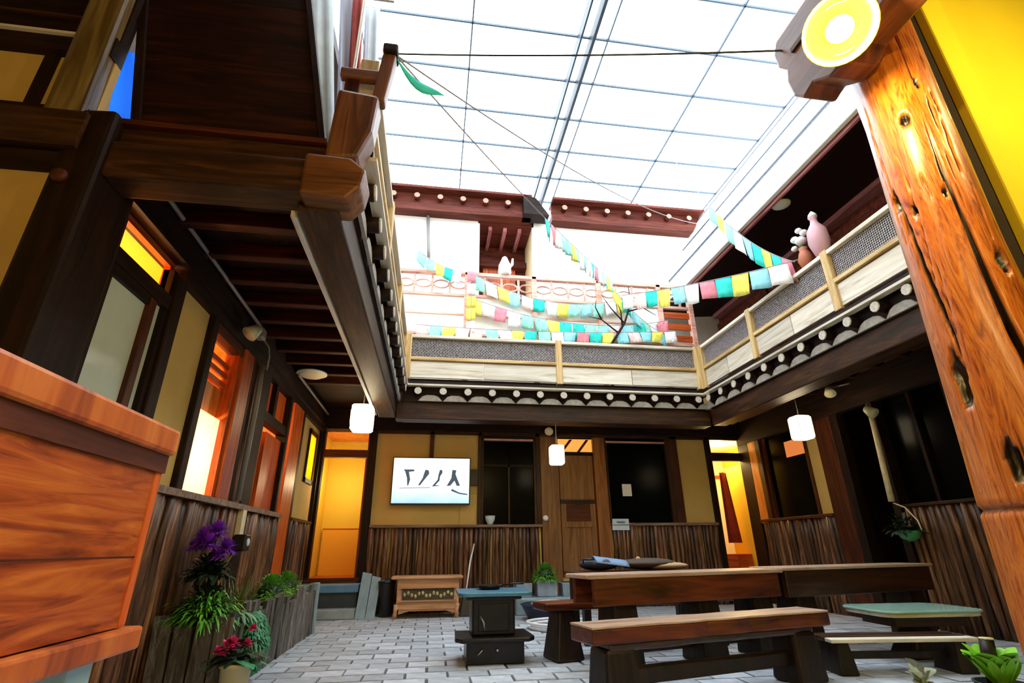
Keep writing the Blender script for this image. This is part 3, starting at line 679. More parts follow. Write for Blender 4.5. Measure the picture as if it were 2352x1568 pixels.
# back door A (yellow) with lit room
room('wall_room_5', 'yellow lit room behind the back left doorway', -2.14, -1.1, YB+0.13, 11.0, FZ, 3.1, 's', ('room_yellow','room_yellow','orange_x','room_orange'))
point('room_lamp', (-1.65, 10.2, 2.2), 20, (1.0, 0.84, 0.48), 0.1)
da = thing('door_3', 'yellow lit doorway with amber transom in the back left corner', 'doorway', (-1.65, YB, FZ), kind='structure')
part('jamb', MB().box(-2.15, -2.05, YB-0.04, YB+0.1, FZ, 3.1), 'dark_z', da)
part('jamb', MB().box(-1.26, -1.2, YB-0.04, YB+0.1, FZ, 3.1), 'red_z', da)
part('transom_bar', MB().box(-2.1, -1.2, YB-0.03, YB+0.08, 2.6, 2.74), 'red_x', da)
part('transom_pane', MB().box(-2.06, -1.24, YB+0.02, YB+0.03, 2.74, 3.1), 'clear', da)
part('leaf', MB().hexa([(-1.3,YB+0.1,FZ),(-1.26,YB+0.1,FZ),(-1.26,YB+0.8,FZ),(-1.34,YB+0.8,FZ)],[(-1.3,YB+0.1,2.6),(-1.26,YB+0.1,2.6),(-1.26,YB+0.8,2.6),(-1.34,YB+0.8,2.6)]), 'orange_z', da, label='open orange door leaf')
part('dado', MB().box(-2.1, -1.3, 10.93, 10.99, FZ, 1.38), plain('dado_orange', (0.92, 0.45, 0.03), 0.7), da)
part('dado_rail', MB().box(-2.1, -1.3, 10.92, 10.99, 1.38, 1.395), 'orange_x', da)
part('threshold', MB().box(-2.1, -1.2, YB-0.06, YB+0.13, FZ-0.06, FZ), 'red_x', da)

# steps
st = thing('trim_steps', 'blue painted steps below the back left doorway', 'steps', (-1.55, 9.55, 0), kind='structure')
part('tread', MB().box(-2.1, -1.14, 9.42, 9.86, 0.36, 0.48), 'blue_step', st, bevel=0.015)
part('riser', MB().box(-2.1, -1.16, 9.46, 9.86, 0.14, 0.36), 'stone_dark', st)
part('tread', MB().box(-2.1, -1.14, 9.2, 9.86, 0.0, 0.14), 'stone', st, bevel=0.015)

# window 3 (dark, left of the back door)
w3 = thing('window_3', 'dark sliding window between the television and the back door', 'window', (1.4, YB, 1.4), kind='structure')
part('pane', MB().box(0.89, 1.43, YB+0.05, YB+0.06, 1.42, 2.95), 'pane_dark', w3)
part('pane', MB().box(1.43, 1.96, YB+0.03, YB+0.04, 1.42, 2.95), 'pane_dark', w3)
part('sash_stile', MB().box(1.405, 1.44, YB+0.0, YB+0.06, 1.42, 2.5), 'beam_z', w3)
part('sash_rail', MB().box(0.89, 1.96, YB+0.0, YB+0.05, 2.46, 2.51), 'dark_x', w3)
part('head_rail', MB().box(0.89, 1.96, YB-0.03, YB+0.05, 2.97, 3.0), 'rosy', w3)  # pink rail colour stands in for a reflected light strip
part('head_board', MB().box(0.86, 1.98, YB-0.01, YB+0.08, 3.0, 3.2), 'dark_x', w3)
part('frame_stile', MB().box(0.88, 0.93, YB-0.03, YB+0.05, 1.42, 3.05), 'beam_z', w3)
part('frame_stile', MB().box(1.91, 1.96, YB-0.03, YB+0.05, 1.42, 3.05), 'beam_z', w3)
# back door
db = thing('door_4', 'brown panelled timber door in the middle of the back wall', 'door', (2.72, YB, 0.5), kind='structure')
colb = part('column_board', MB().box(2.04, 2.4, YB-0.06, YB+0.06, 0.0, 3.06), 'honey_z', db, bevel=0.01)
colb.data.materials[0] = wood('door_column_brown', (0.1, 0.035, 0.01), (0.22, 0.09, 0.025), (0.32, 0.15, 0.05), 'z', 0.9, 0.45, 0.1)
BR = colb.data.materials[0]
part('stile', MB().box(2.42, 2.52, YB-0.02, YB+0.05, 0.5, 2.72), BR, db)
part('stile', MB().box(3.0, 3.1, YB-0.02, YB+0.05, 0.5, 2.72), BR, db)
part('upper_panel', MB().box(2.52, 3.0, YB+0.0, YB+0.04, 1.84, 2.72), BR, db)
part('rail', MB().box(2.42, 3.1, YB-0.025, YB+0.05, 1.78, 1.86), 'beam_x', db)
part('middle_panel', MB().box(2.52, 3.0, YB+0.0, YB+0.04, 1.46, 1.78), 'red_x', db)
part('rail', MB().box(2.42, 3.1, YB-0.025, YB+0.05, 1.36, 1.46), BR, db)
for k in range(4): part('plank', MB().box(2.52+k*0.12, 2.635+k*0.12, YB, YB+0.03, 0.5, 1.36), BR, db)
part('door_frame', MB().box(3.12, 3.36, YB-0.07, YB+0.06, 0.0, 3.06), wood('door_frame_orange', (0.12, 0.03, 0.006), (0.26, 0.085, 0.018), (0.38, 0.15, 0.04), 'z', 0.9, 0.45, 0.1), db, bevel=0.01)
part('transom_pane', MB().box(2.4, 3.12, YB+0.02, YB+0.03, 2.76, 3.03), glow('amber_transom', (1.0, 0.42, 0.08), 0.75), db, label='amber lit transom pane')
part('transom_bar', MB().box(2.4, 3.12, YB-0.02, YB+0.05, 2.7, 2.77), 'dark_x', db)
for a in (0.0, 0.34):
    part('transom_brace', MB().prism([(2.46+a,2.77),(2.52+a,2.77),(2.72+a,3.02),(2.66+a,3.02)], YB+0.005, YB+0.018), 'red_x', db)
# window 4 (dark, right of the door)
w4 = thing('window_4', 'large black window right of the back door holding a white paper', 'window', (4.05, YB, 1.43), kind='structure')
part('pane', MB().box(3.36, 4.76, YB+0.04, YB+0.05, 1.43, 3.06), 'pane_dark', w4)
part('head_rail', MB().box(3.4, 4.7, YB-0.03, YB+0.04, 2.97, 3.0), 'rosy', w4)  # pink strip painted in for the reflection along the window head
part('frame_stile', MB().box(4.66, 4.76, YB-0.04, YB+0.04, 1.43, 3.06), 'beam_z', w4)
part('frame_stile', MB().box(3.36, 3.42, YB-0.02, YB+0.04, 1.43, 3.06), 'beam_z', w4)
single('paper_sheet', MB().box(3.69, 3.88, YB+0.025, YB+0.03, 1.93, 2.16), 'paper', 'small white paper stuck on the large black window', 'paper')
nb = thing('notice_card', 'pale blue notice card leaning at the sill of the large black window', 'notice', (3.55, YB-0.06, 1.43))
part('card', MB().hexa([(3.38,YB-0.09,1.3),(3.72,YB-0.09,1.3),(3.72,YB-0.1,1.3),(3.38,YB-0.1,1.3)],[(3.38,YB-0.13,1.5),(3.70,YB-0.13,1.5),(3.70,YB-0.14,1.5),(3.38,YB-0.14,1.5)]), 'notice', nb)
part('print_band', MB().box(3.46, 3.62, YB-0.145, YB-0.142, 1.43, 1.455), 'ink', nb)
single('wall_switch', MB().lathe([(0.001,0),(0.05,0.0),(0.055,0.03),(0.03,0.045),(0.001,0.05)], (2.1, YB-0.06, 1.52), 14, (0,-1,0)), 'white', 'round white switch on the door column', 'switch', smooth=True)
bw = thing('bowl', 'pale blue and white bowl standing on the sill of the dark sliding window', 'bowl', (1.06, YB-0.03, 1.41))
part('bowl_body', MB().lathe([(0.045,0),(0.05,0.01),(0.085,0.08),(0.092,0.14),(0.08,0.135),(0.04,0.03)], (1.06, YB-0.04, 1.412), 18), 'notice', bw, True)
part('bowl_rim', MB().lathe([(0.09,0.14),(0.097,0.145),(0.093,0.152),(0.085,0.145)], (1.06, YB-0.04, 1.412), 18), 'porcelain', bw, True)

# right back door with lit room
room('wall_room_6', 'yellow lit room behind the back right doorway', 5.62, 6.9, YB+0.13, 11.6, FZ, 3.1, 's', ('room_yellow','room_cream','orange_x','room_cream'))
point('room_lamp', (6.2, 10.5, 2.8), 55, (1.0, 0.72, 0.32), 0.08)
dc = thing('door_5', 'bright open doorway with amber transom at the back right', 'doorway', (6.0, YB, FZ), kind='structure')
part('jamb', MB().box(5.6, 5.66, YB-0.04, YB+0.1, FZ-0.5, 3.1), 'red_z', dc)
part('jamb', MB().box(6.36, 6.46, YB-0.04, YB+0.1, FZ-0.5, 3.1), 'dark_z', dc)
part('transom_bar', MB().box(5.6, 6.42, YB-0.03, YB+0.08, 2.64, 2.8), 'dark_x', dc)
part('transom_pane', MB().box(5.66, 6.36, YB+0.02, YB+0.03, 2.8, 3.08), 'clear', dc)
part('door_leaf', MB().box(6.4, 6.44, YB+0.14, YB+0.9, FZ, 2.6), 'room_yellow', dc)
dr = thing('dresser', 'red wooden chest standing inside the back right doorway', 'chest', (6.0, 10.4, FZ))
part('body', MB().box(5.75, 6.4, 10.2, 10.6, FZ, 0.85), plain('red_lacquer', (0.6, 0.05, 0.015), 0.4), dr, bevel=0.01)
part('drawer_front', MB().box(5.78, 6.07, 10.185, 10.2, FZ+0.03, 0.82), 'orange_x', dr)
part('drawer_front', MB().box(6.1, 6.38, 10.185, 10.2, FZ+0.03, 0.82), 'orange_x', dr)
mi = thing('standing_mirror', 'orange framed standing mirror seen through the back right doorway', 'mirror', (5.95, 11.2, FZ))
part('hook_rail', MB().box(5.66, 6.85, 11.52, 11.58, 2.5, 2.56), 'orange_x', mi)
part('frame_stile', MB().box(5.7, 5.78, 11.1, 11.16, FZ, 2.4), 'orange_z', mi); part('frame_stile', MB().box(6.22, 6.3, 11.1, 11.16, FZ, 2.4), 'orange_z', mi)
part('frame_rail', MB().box(5.7, 6.3, 11.1, 11.16, 2.32, 2.4), 'orange_x', mi); part('mirror_glass', MB().box(5.78, 6.22, 11.12, 11.14, FZ+0.1, 2.32), 'steel', mi)
def P(u, v): return (6.0+0.3*u*(1-0.5*v)+0.03*v, 10.3+0.03*math.sin(u*9), FZ+0.5+1.4*v)
single('hanging_coat', MB().sheet(P, 12, 6, 0.02, (0,1,0)), 'red_cloth', 'long dark red coat hanging inside the back right doorway', 'coat', smooth=True)

# television
tv = thing('television', 'flat television with a white and blue picture on the cream back wall', 'television', (-0.05, YB-0.1, 1.75))
TL = (-0.75, 9.72, 1.765)
part('casing', MB().box(-0.77, 0.67, 9.74, 9.8, 1.745, 2.6), 'black', tv, bevel=0.01)
part('bracket', MB().box(-0.3, 0.2, 9.8, 9.9, 1.95, 2.35), 'black', tv)
scr = part('screen', MB().box(-0.75, 0.65, 9.73, 9.738, 1.775, 2.58), 'tv', tv)
scr.data.transform(Matrix.Translation((0, 0, 1.75-1.775)))
scr.location = (0, 0, 0.025)
def fig(pts, x, z, s, name='printed_figure'):
    part(name, MB().prism([(x+p[0]*s, z+p[1]*s) for p in pts], 9.722, 9.729), 'tv_ink', tv)
F1 = [(-0.35,1),(0.3,1),(0.3,0.9),(-0.02,0.86),(0.08,0.4),(0.0,0.1),(-0.04,0.0),(-0.08,0.1),(-0.12,0.5),(-0.25,0.88)]
F2 = [(0.05,1),(0.25,0.95),(0.28,0.75),(0.05,0.45),(-0.25,0.05),(-0.35,0.08),(-0.1,0.5),(-0.02,0.8)]
F3 = [(0.1,1),(0.25,0.97),(0.25,0.8),(0.12,0.6),(0.1,0.35),(-0.15,0.08),(0.2,0.04),(-0.35,0.0),(-0.02,0.4),(0.02,0.7)]
F4 = [(-0.1,1),(0.15,0.98),(0.1,0.75),(0.2,0.5),(0.4,0.05),(0.2,0.04),(0.05,0.35),(-0.2,0.05),(-0.42,0.03),(-0.15,0.5),(-0.12,0.8)]
for x, F in ((-0.46, F1), (-0.18, F2), (0.07, F3), (0.36, F4)): fig(F, x, 2.07, 0.3)
fig([(0,0.12),(0.25,0.03),(0.5,0.0),(0.5,0.03),(0.25,0.07),(0.02,0.18)], 0.32, 1.92, 0.6, 'printed_stroke')
fig([(0,0),(1,0.03),(1,0.045),(0,0.015)], -0.62, 2.03, 0.55, 'printed_stroke')
wp = single('wall_panel', MB().box(0.5, 0.8, YB-0.02, YB, 1.41, 1.95), 'cream', 'small cream access panel at lower right of the television', 'panel', bevel=0.004)
single('wall_box', MB().box(0.66, 0.82, YB-0.06, YB, 2.1, 2.4), 'black', 'small black box on the wall right of the television', 'box', bevel=0.008)

# ------------------------------------------------------------------ right wall
wr = MB()
wr.box(XR, XR+0.12, 7.2, 9.9, -0.02, 1.44); wr.box(XR, XR+0.12, 4.6, 6.45, -0.02, 1.44)
wr.box(XR, XR+0.12, 7.66, 8.0, 1.44, 3.1); wr.box(XR, XR+0.12, 4.6, 9.9, 3.1, 3.5)
WR = struct('wall_right', wr, 'cream', 'right courtyard wall with stick cladding and dark openings')
part('head_beam', MB().box(XR-0.1, XR+0.02, 4.6, 9.9, 2.95, 3.4), 'dark_y', WR)
for y0, y1, z0, mt in ((9.35,9.6,1.4,'lit_orange'),(9.6,9.88,0,'dark_z'),(9.22,9.35,1.44,'red_z'),(7.28,7.66,0,'red_z'),(7.12,7.28,0,'dark_z'),(6.4,6.52,0,'dark_z')):
    part('post', MB().box(XR-0.07, XR+0.1, y0, y1, z0, 3.0), mt, WR, bevel=0.01)
part('cap_rail', MB().box(XR-0.1, XR+0.04, 7.66, 9.6, 1.42, 1.47), 'red_y', WR, bevel=0.008)
part('cap_rail', MB().box(XR-0.1, XR+0.04, 4.6, 6.4, 1.46, 1.5), 'beam_y', WR, bevel=0.008)
wattle(WR, 'y', 7.66, 9.6, XR-0.03, 0, 1.42, 0.09)
wattle(WR, 'y', 4.6, 6.4, XR-0.03, 0, 1.46, 0.09)
w5 = thing('window_5', 'dark window with an amber upper pane on the right wall', 'window', (XR, 8.6, 1.47), kind='structure')
part('pane', MB().box(XR+0.04, XR+0.05, 8.0, 9.22, 1.45, 2.96), 'pane_dark', w5)
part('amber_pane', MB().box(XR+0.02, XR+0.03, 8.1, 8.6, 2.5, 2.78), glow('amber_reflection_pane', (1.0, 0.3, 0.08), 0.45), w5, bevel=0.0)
part('frame_stile', MB().box(XR-0.03, XR+0.03, 7.98, 8.04, 1.45, 2.96), 'red_z', w5)
part('frame_stile', MB().box(XR-0.03, XR+0.03, 9.15, 9.22, 1.45, 2.96), 'red_z', w5)
dk = room('wall_room_7', 'unlit store behind the dark opening in the right wall', XR+0.13, 8.2, 4.6, 7.2, 0, 3.1, 'w', ('dark_z','dark_z','dark_x','dark_x'))
part('partition', MB().box(XR+0.12, XR+0.14, 4.6, 6.4, 1.5, 3.0), 'pane_dark', WR)
part('mullion', MB().box(XR+0.06, XR+0.12, 5.35, 5.42, 1.5, 3.0), 'beam_z', WR)
part('mullion', MB().box(XR+0.06, XR+0.12, 5.9, 5.95, 1.5, 3.0), 'dark_z', WR)

# upper right storey: soffit, wall, pink beam
ur = thing('wall_upper_right', 'dark timber upper storey wall and soffit behind the right balcony', 'wall', (5.8, 5.5, 3.6), kind='structure')
part('boarding', MB().box(6.4, 6.5, 2.1, 9.9, 3.6, 6.2), 'roof_brown', ur)
part('soffit', MB().hexa([(4.82,2.1,5.83),(6.5,2.1,5.98),(6.5,9.88,5.98),(4.82,9.88,5.83)],[(4.82,2.1,5.9),(6.5,2.1,6.1),(6.5,9.88,6.1),(4.82,9.88,5.9)]), 'dark_y', ur)
part('eave_gutter', MB().box(4.76, 4.84, 2.1, 8.6, 5.8, 5.95), 'white', ur, bevel=0.015)
part('eave_fillet', MB().box(4.86, 4.9, 2.1, 8.6, 5.76, 5.83), 'pink_wood', ur)
part('wall_plate', MB().box(6.2, 6.4, 2.1, 9.8, 5.86, 5.97), 'pink_wood', ur)
part('wall_plate', MB().box(6.28, 6.4, 2.1, 9.8, 5.55, 5.72), 'roof_brown', ur)
for y in (3.2, 4.8, 6.4, 8.0): part('gallery_post', MB().box(6.22, 6.4, y-0.09, y+0.09, 3.6, 5.86), 'roof_brown', ur)
for y in (5.6, 7.2): part('carved_panel', MB().box(6.36, 6.4, y-0.6, y+0.6, 4.2, 5.4), 'red_z', ur)
single('ceiling_lamp', MB().lathe([(0.001,-0.05),(0.09,-0.045),(0.13,-0.02),(0.135,0.0),(0.1,0.02)], (5.05, 5.68, 5.83), 20), 'white', 'small round white lamp under the upper right soffit', 'ceiling lamp', smooth=True)

# ------------------------------------------------------------------ upper back storey: wall, door recess, eave, railing
ub = MB()
ub.box(-1.5, 0.78, YB, YB+0.12, 3.6, 8.2); ub.box(2.02, 6.5, YB, YB+0.12, 3.6, 8.2); ub.box(0.78, 2.02, YB, YB+0.12, 3.6, 5.2)
UB = struct('wall_upper_back', ub, 'white_wall', 'white plaster upper storey wall at the back under the eave')
part('recess_side', MB().box(0.74, 0.78, YB+0.12, YB+1.0, 5.2, 8.2), 'roof_brown', UB)
part('recess_reveal', MB().box(2.02, 2.06, YB+0.12, YB+1.0, 5.2, 8.2), 'room_cream', UB)
part('recess_back', MB().box(0.74, 2.06, YB+1.0, YB+1.05, 5.2, 8.2), 'roof_brown', UB)
part('recess_door', MB().box(0.95, 1.75, YB+0.93, YB+0.99, 5.2, 7.4), 'orange_z', UB)
part('recess_lintel', MB().box(0.78, 2.02, YB+0.8, YB+1.0, 7.4, 7.55), 'roof_brown', UB)
for x in (1.0, 1.35, 1.7): part('recess_rafter', MB().box(x, x+0.08, YB+0.1, YB+1.0, 7.95, 8.05), 'pink_wood', UB)
part('recess_ceiling', MB().box(0.74, 2.06, YB, YB+1.05, 8.05, 8.2), 'roof_brown', UB)
part('down_pipe', MB().tube([(-0.42,YB-0.06,8.1),(-0.36,YB-0.06,7.2),(-0.35,YB-0.06,7.0)], 0.035, 8), 'grey', UB, True)
eave_rafter = rafter_me.copy(); eave_rafter.materials[0] = M['roof_brown']; eave_cap = cap_me.copy(); eave_cap.materials[0] = M['end_pink']
for a, b in ((-1.5, 1.95), (2.45, 6.35)):
    part('eave_beam', MB().box(a, b, YB-0.28, YB+0.05, 8.1, 8.28), 'roof_brown', UB)
    part('eave_fascia', MB().box(a, b, YB-0.22, YB-0.16, 8.28, 8.58), 'roof_brown', UB)
    part('eave_tile_edge', MB().box(a, b, YB-0.45, YB, 8.58, 8.64), 'roof_brown', UB)
    n = int((b-a)/0.52)
    for i in range(n):
        inst('rafter', eave_rafter, UB, (a+0.3+i*0.52, YB-0.36, 8.43), (-PI/2, 0, 0), (1.0, 1.0, 0.6))
        inst('rafter_end', eave_cap, UB, (a+0.3+i*0.52, YB-0.355, 8.43), (PI/2, 0, 0), (1.05, 1.05, 1))
part('eave_stop', MB().prism([(1.75,8.1),(2.35,8.1),(2.05,8.55),(1.75,8.62)], YB-0.45, YB-0.1), 'dark_x', UB)

rl = thing('terrace_railing', 'pale rosy railing with oval cutouts on the upper back terrace', 'railing', (2.0, 8.55, 4.46))
part('top_rail', MB().box(-0.9, 5.0, 8.52, 8.62, 5.86, 5.93), 'rosy', rl, bevel=0.01)
part('mid_rail', MB().box(-0.9, 5.0, 8.53, 8.6, 5.4, 5.46), 'rosy', rl, bevel=0.01)
part('bottom_rail', MB().box(-0.9, 5.0, 8.53, 8.6, 4.6, 4.66), 'rosy', rl, bevel=0.01)
ovb = MB()
for i in range(18):
    cx = -0.7+i*0.33
    ring = [(cx+0.145*math.cos(t*PI/8), 8.565, 5.66+0.08*math.sin(t*PI/8)) for t in range(17)]
    part('oval_ring', MB().tube(ring, 0.018, 5, False), 'rosy', rl, True)
    if i < 17: part('ring_link', MB().box(cx+0.145, cx+0.185, 8.55, 8.58, 5.46, 5.86), 'rosy', rl)
for x in (-0.85, 0.45, 1.75, 3.05, 4.3, 4.95): part('baluster_post', MB().box(x-0.05, x+0.05, 8.52, 8.62, 3.6, 5.95), 'rosy', rl, bevel=0.01)
for a, b in ((-0.8,0.4),(0.5,1.7),(1.8,3.0),(3.1,4.25)):
    part('infill_panel', MB().box(a, b, 8.56, 8.575, 4.66, 5.4), 'white_wall', rl)
    part('panel_batten', MB().box(a, b, 8.54, 8.56, 5.02, 5.05), 'rosy', rl)
for z in (4.7, 4.95, 5.2): part('slat', MB().box(4.35, 4.9, 8.55, 8.575, z, z+0.13), 'orange_x', rl)
# figures and pots on the terrace and right balcony
ft = thing('figurine', 'white figurine standing before the upper back door recess', 'figurine', (1.15, 8.7, 5.93))
part('body', MB().lathe([(0.1,-0.02),(0.13,0.05),(0.12,0.2),(0.07,0.32),(0.05,0.38),(0.001,0.42)], (1.18, 8.57, 5.95), 14), 'porcelain', ft, True)
part('arm', MB().tube([(1.25,8.57,6.1),(1.33,8.57,6.2),(1.34,8.57,6.32)], [0.035,0.03,0.02], 7), 'porcelain', ft, True)
fv = thing('flower_vase', 'terracotta vase with white blossoms on the right balcony rail', 'vase', (4.85, 5.27, 4.46))
part('vase_body', MB().lathe([(0.05,0),(0.07,0.02),(0.1,0.12),(0.07,0.22),(0.05,0.26),(0.06,0.3)], (4.85,5.27,4.46), 16), 'terracotta', fv, True)
for k, (dx, dy, dz, r) in enumerate(((0,0,0.42,0.08),(0,0.1,0.5,0.06),(0,-0.08,0.5,0.055),(0.02,0.02,0.6,0.05),(0,0.14,0.38,0.05))):
    part('blossom', MB().ball((4.85+dx,5.27+dy,4.46+dz), r, 8, 5, (1,1,0.8)), 'porcelain', fv, True)
part('stems', MB().tube([(4.85,5.27,4.72),(4.85,5.28,4.9)], 0.015, 5).tube([(4.85,5.27,4.72),(4.85,5.36,4.92)], 0.012, 5), 'leaf', fv)
pv = thing('pink_vase', 'tall pink glazed vase beside the white blossoms on the balcony rail', 'vase', (4.85, 4.98, 4.46))
part('vase_body', MB().lathe([(0.06,0),(0.08,0.02),(0.13,0.2),(0.12,0.38),(0.05,0.5),(0.04,0.56),(0.06,0.6)], (4.85,4.98,4.46), 18), 'pink_vase', pv, True)
part('lid', MB().lathe([(0.06,0.6),(0.05,0.64),(0.02,0.68),(0.001,0.7)], (4.85,4.98,4.46), 14), 'porcelain', pv, True)

bb = thing('bare_branch', 'bare dark branch standing behind the back lattice among the flags', 'branch', (3.2, 8.36, 3.6))
part('trunk', MB().tube([(3.1,8.38,3.6),(3.15,8.38,4.5),(3.45,8.37,4.95),(3.62,8.36,5.4),(3.6,8.36,5.75)], [0.03,0.026,0.022,0.016,0.008], 7), 'dark_z', bb, True)
for P_ in ([(3.3,8.37,4.75),(3.0,8.37,5.0),(2.75,8.37,5.05)],[(3.45,8.37,4.95),(3.2,8.36,5.25),(3.05,8.36,5.5)],[(3.55,8.36,5.2),(3.85,8.36,5.3),(4.1,8.36,5.15)],[(3.0,8.37,5.0),(2.9,8.37,5.25),(2.92,8.37,5.4)],[(3.4,8.37,4.9),(3.4,8.37,5.2),(3.35,8.37,5.35)]):
    part('twig', MB().tube(P_, [0.016,0.011,0.005], 6), 'dark_z', bb, True)

# ------------------------------------------------------------------ prayer flags
names = list(FLAGS)
def curve_pt(a, b, sag, t):
    p = Vector(a).lerp(Vector(b), t); p.z -= sag*4*t*(1-t); return p
def flag_string(label, a, b, sag, flags, f0=0.0, f1=1.0, size=(0.26, 0.3), seq=None, tilt=0.0, seed=0):
    rnd = random.Random(seed)
    T = thing('flag_string', label, 'flag string', a)
    T['group'] = 'strings of small coloured flags'
    part('cord', MB().tube([curve_pt(a, b, sag, i/24) for i in range(25)], 0.007, 5), 'string', T)
    L = (Vector(b)-Vector(a)).length
    for k in range(flags):
        t0 = f0+(f1-f0)*k/flags; t1 = t0+min((f1-f0)/flags*0.94, size[0]/L)
        p0, p1 = curve_pt(a, b, sag, t0), curve_pt(a, b, sag, t1)
        d = (p1-p0).normalized(); nrm = d.cross(Vector((0,0,1))).normalized()
        ph = rnd.uniform(0, 6); h = size[1]*rnd.uniform(0.9, 1.08); sk = rnd.uniform(-0.05, 0.05)+tilt
        def P(u, v, p0=p0, p1=p1):
            q = p0.lerp(p1, u); return q + Vector((0,0,-h*v)) + nrm*(0.03*v*math.sin(u*4+ph)) + d*(sk*v)
        c = (seq[k % len(seq)] if seq else rnd.choice(names))
        part('flag', MB().sheet(P, 4, 3, 0.003, nrm), FLAGS[c], T, True)
    return T
SQ = ['sky', 'white', 'rose', 'teal', 'yellow']
newel = (-0.44, 2.79, 4.44)
flag_string('flag string running from the brown newel post down to the back railing', newel, (3.35, 8.5, 5.92), 0.12, 17, 0.45, 0.99, (0.22, 0.28), ['teal','rose','white','sky','mint','yellow','mint','white','sky','blush'], seed=1)
flag_string('thin flag string crossing the skylight toward the far right roof corner', newel, (6.1, 9.3, 8.1), 0.35, 0, seed=2)
flag_string('flag string from the skylight down to the white blossoms on the right rail', (4.7, 7.9, 8.74), (4.79, 5.4, 4.62), 0.5, 9, 0.36, 0.98, (0.36, 0.36), ['sky','yellow','mint','white','sky','teal','yellow','teal','rose','white'], seed=3)
flag_string('flag string swagged from the right balcony rail to the back railing', (4.78, 5.3, 4.6), (3.45, 8.48, 5.6), 0.06, 11, 0.05, 0.98, (0.3, 0.34), ['white','sky','yellow','teal','rose','white','sky','yellow','teal','blush','white'], seed=4)
flag_string('flag string draped below the oval cutouts on the left half of the railing', (0.55, 8.49, 5.88), (3.6, 8.47, 5.55), 0.35, 13, 0.0, 1.0, (0.22, 0.28), ['mint','white','yellow','sky','blush','teal','white','yellow','mint','sky'], seed=5)
flag_string('flag string draped across the middle of the terrace panels', (0.5, 8.45, 5.35), (4.4, 8.45, 5.1), 0.3, 16, 0.0, 1.0, (0.22, 0.3), None, seed=6)
flag_string('lowest flag string just above the back lattice', (-0.45, 8.4, 4.72), (4.5, 8.4, 4.85), 0.08, 20, 0.0, 1.0, (0.22, 0.22), ['blush','sky','yellow','white','blush','mint','white','yellow','teal','mint','white','sky','rose','teal','yellow','sky'], seed=7)
flag_string('short flag string at the left end of the terrace railing', (-0.5, 8.45, 6.3), (0.35, 8.45, 5.9), 0.1, 5, 0.0, 1.0, (0.2, 0.26), ['sky','mint','yellow','teal','white'], seed=8)
flag_string('flag string hanging in a loop at the right of the terrace panels', (3.3, 8.44, 5.75), (4.35, 8.44, 4.75), 0.15, 6, 0.0, 1.0, (0.22, 0.26), ['yellow','teal','sky','mint','white','sky'], seed=9)
# vertical trailing flags
tv_ = thing('flag_string', 'flag string trailing straight down beside the left terrace panel', 'flag string', (0.52, 8.42, 5.9), group='strings of small coloured flags')
part('cord', MB().tube([(0.52,8.42,5.9),(0.54,8.42,4.6)], 0.006, 5), 'string', tv_)
for k, c in enumerate(('rose','white','yellow','yellow','blush')):
    part('flag', MB().sheet(lambda u, v, k=k: (0.44+0.17*u, 8.415-0.02*math.sin(u*5+k), 5.88-0.26*k-0.23*v), 3, 3, 0.003, (0,-1,0)), FLAGS[c], tv_, True)
# knot of teal cloth at the newel
single('scarf', MB().sheet(lambda u, v: (-0.44+0.42*u, 2.78+0.25*u, 4.42-0.17*u-0.05*math.sin(u*5)-(0.1*math.sin(PI*min(1,u*1.1)))*v), 10, 3, 0.004, (0,-1,0)), FLAGS['teal'], 'teal scarf knotted at the top of the newel post', 'scarf', smooth=True)
single('overhead_cable', MB().tube([curve_pt((-0.42,2.8,4.46),(1.99,1.85,3.72),0.03,i/12) for i in range(13)], 0.0065, 5), 'cable', 'dark cable stretched from the newel post to the carved beam end', 'cable')

# ------------------------------------------------------------------ right foreground: log post, carved beam, lamp, yellow wall
yw = struct('wall_entrance', MB().box(3.4, 6.4, 1.98, 2.1, -0.02, 6.0), 'yellow_wall', 'bright yellow plaster wall at the right edge behind the log post', 'wall')
part('corner_board', MB().box(3.23, 3.42, 1.94, 2.1, -0.02, 6.0), 'yellow_wall', yw, bevel=0.012)
part('shadow_strip', MB().box(3.0, 3.24, 2.0, 2.09, -0.02, 6.0), 'shadow_dark', yw)  # near-black strip paints in the shadow line between log and yellow board
lg = thing('log_post', 'knotty orange log post with long cracks at the right edge', 'post', (2.3, 1.68, 0))
N, K = 168, 260
def lerp_tab(tab, z):
    if z <= tab[0][0]: return tab[0][1]
    for (z0, v0), (z1, v1) in zip(tab[:-1], tab[1:]):
        if z <= z1: return v0+(v1-v0)*(z-z0)/(z1-z0)
    return tab[-1][1]
def log_sec(i):
    z = i/K*5.2
    r = lerp_tab([(0, 0.235), (1.0, 0.212), (1.6, 0.19), (2.2, 0.172), (3.05, 0.164), (3.7, 0.172), (5.2, 0.17)], z)
    cx = lerp_tab([(0, 2.28), (1.0, 2.295), (2.2, 2.30), (3.05, 2.31), (3.7, 2.30), (5.2, 2.3)], z)+0.006*math.sin(z*2.1)
    return z, cx, 1.66+0.008*math.sin(z*1.3), r
KNOTS = ((-144,2.9,0.022,0.032),(-185,1.62,0.032,0.12),(-160,1.28,0.024,0.085),(-93,2.08,0.03,0.06),(-172,2.42,0.01,0.03),(-197,2.52,0.016,0.05),(-150,0.92,0.014,0.035),(-135,1.0,0.01,0.03),(-110,3.1,0.012,0.03),(-128,2.45,0.008,0.03))
LOGR = random.Random(5)
FISS = [(LOGR.uniform(-230, -60), LOGR.uniform(0.4, 3.4), LOGR.uniform(0.08, 0.3), LOGR.uniform(0.018, 0.032), LOGR.uniform(-25, 25)) for _ in range(46)]
def adiff(a, b): return (a-b+PI) % (2*PI)-PI
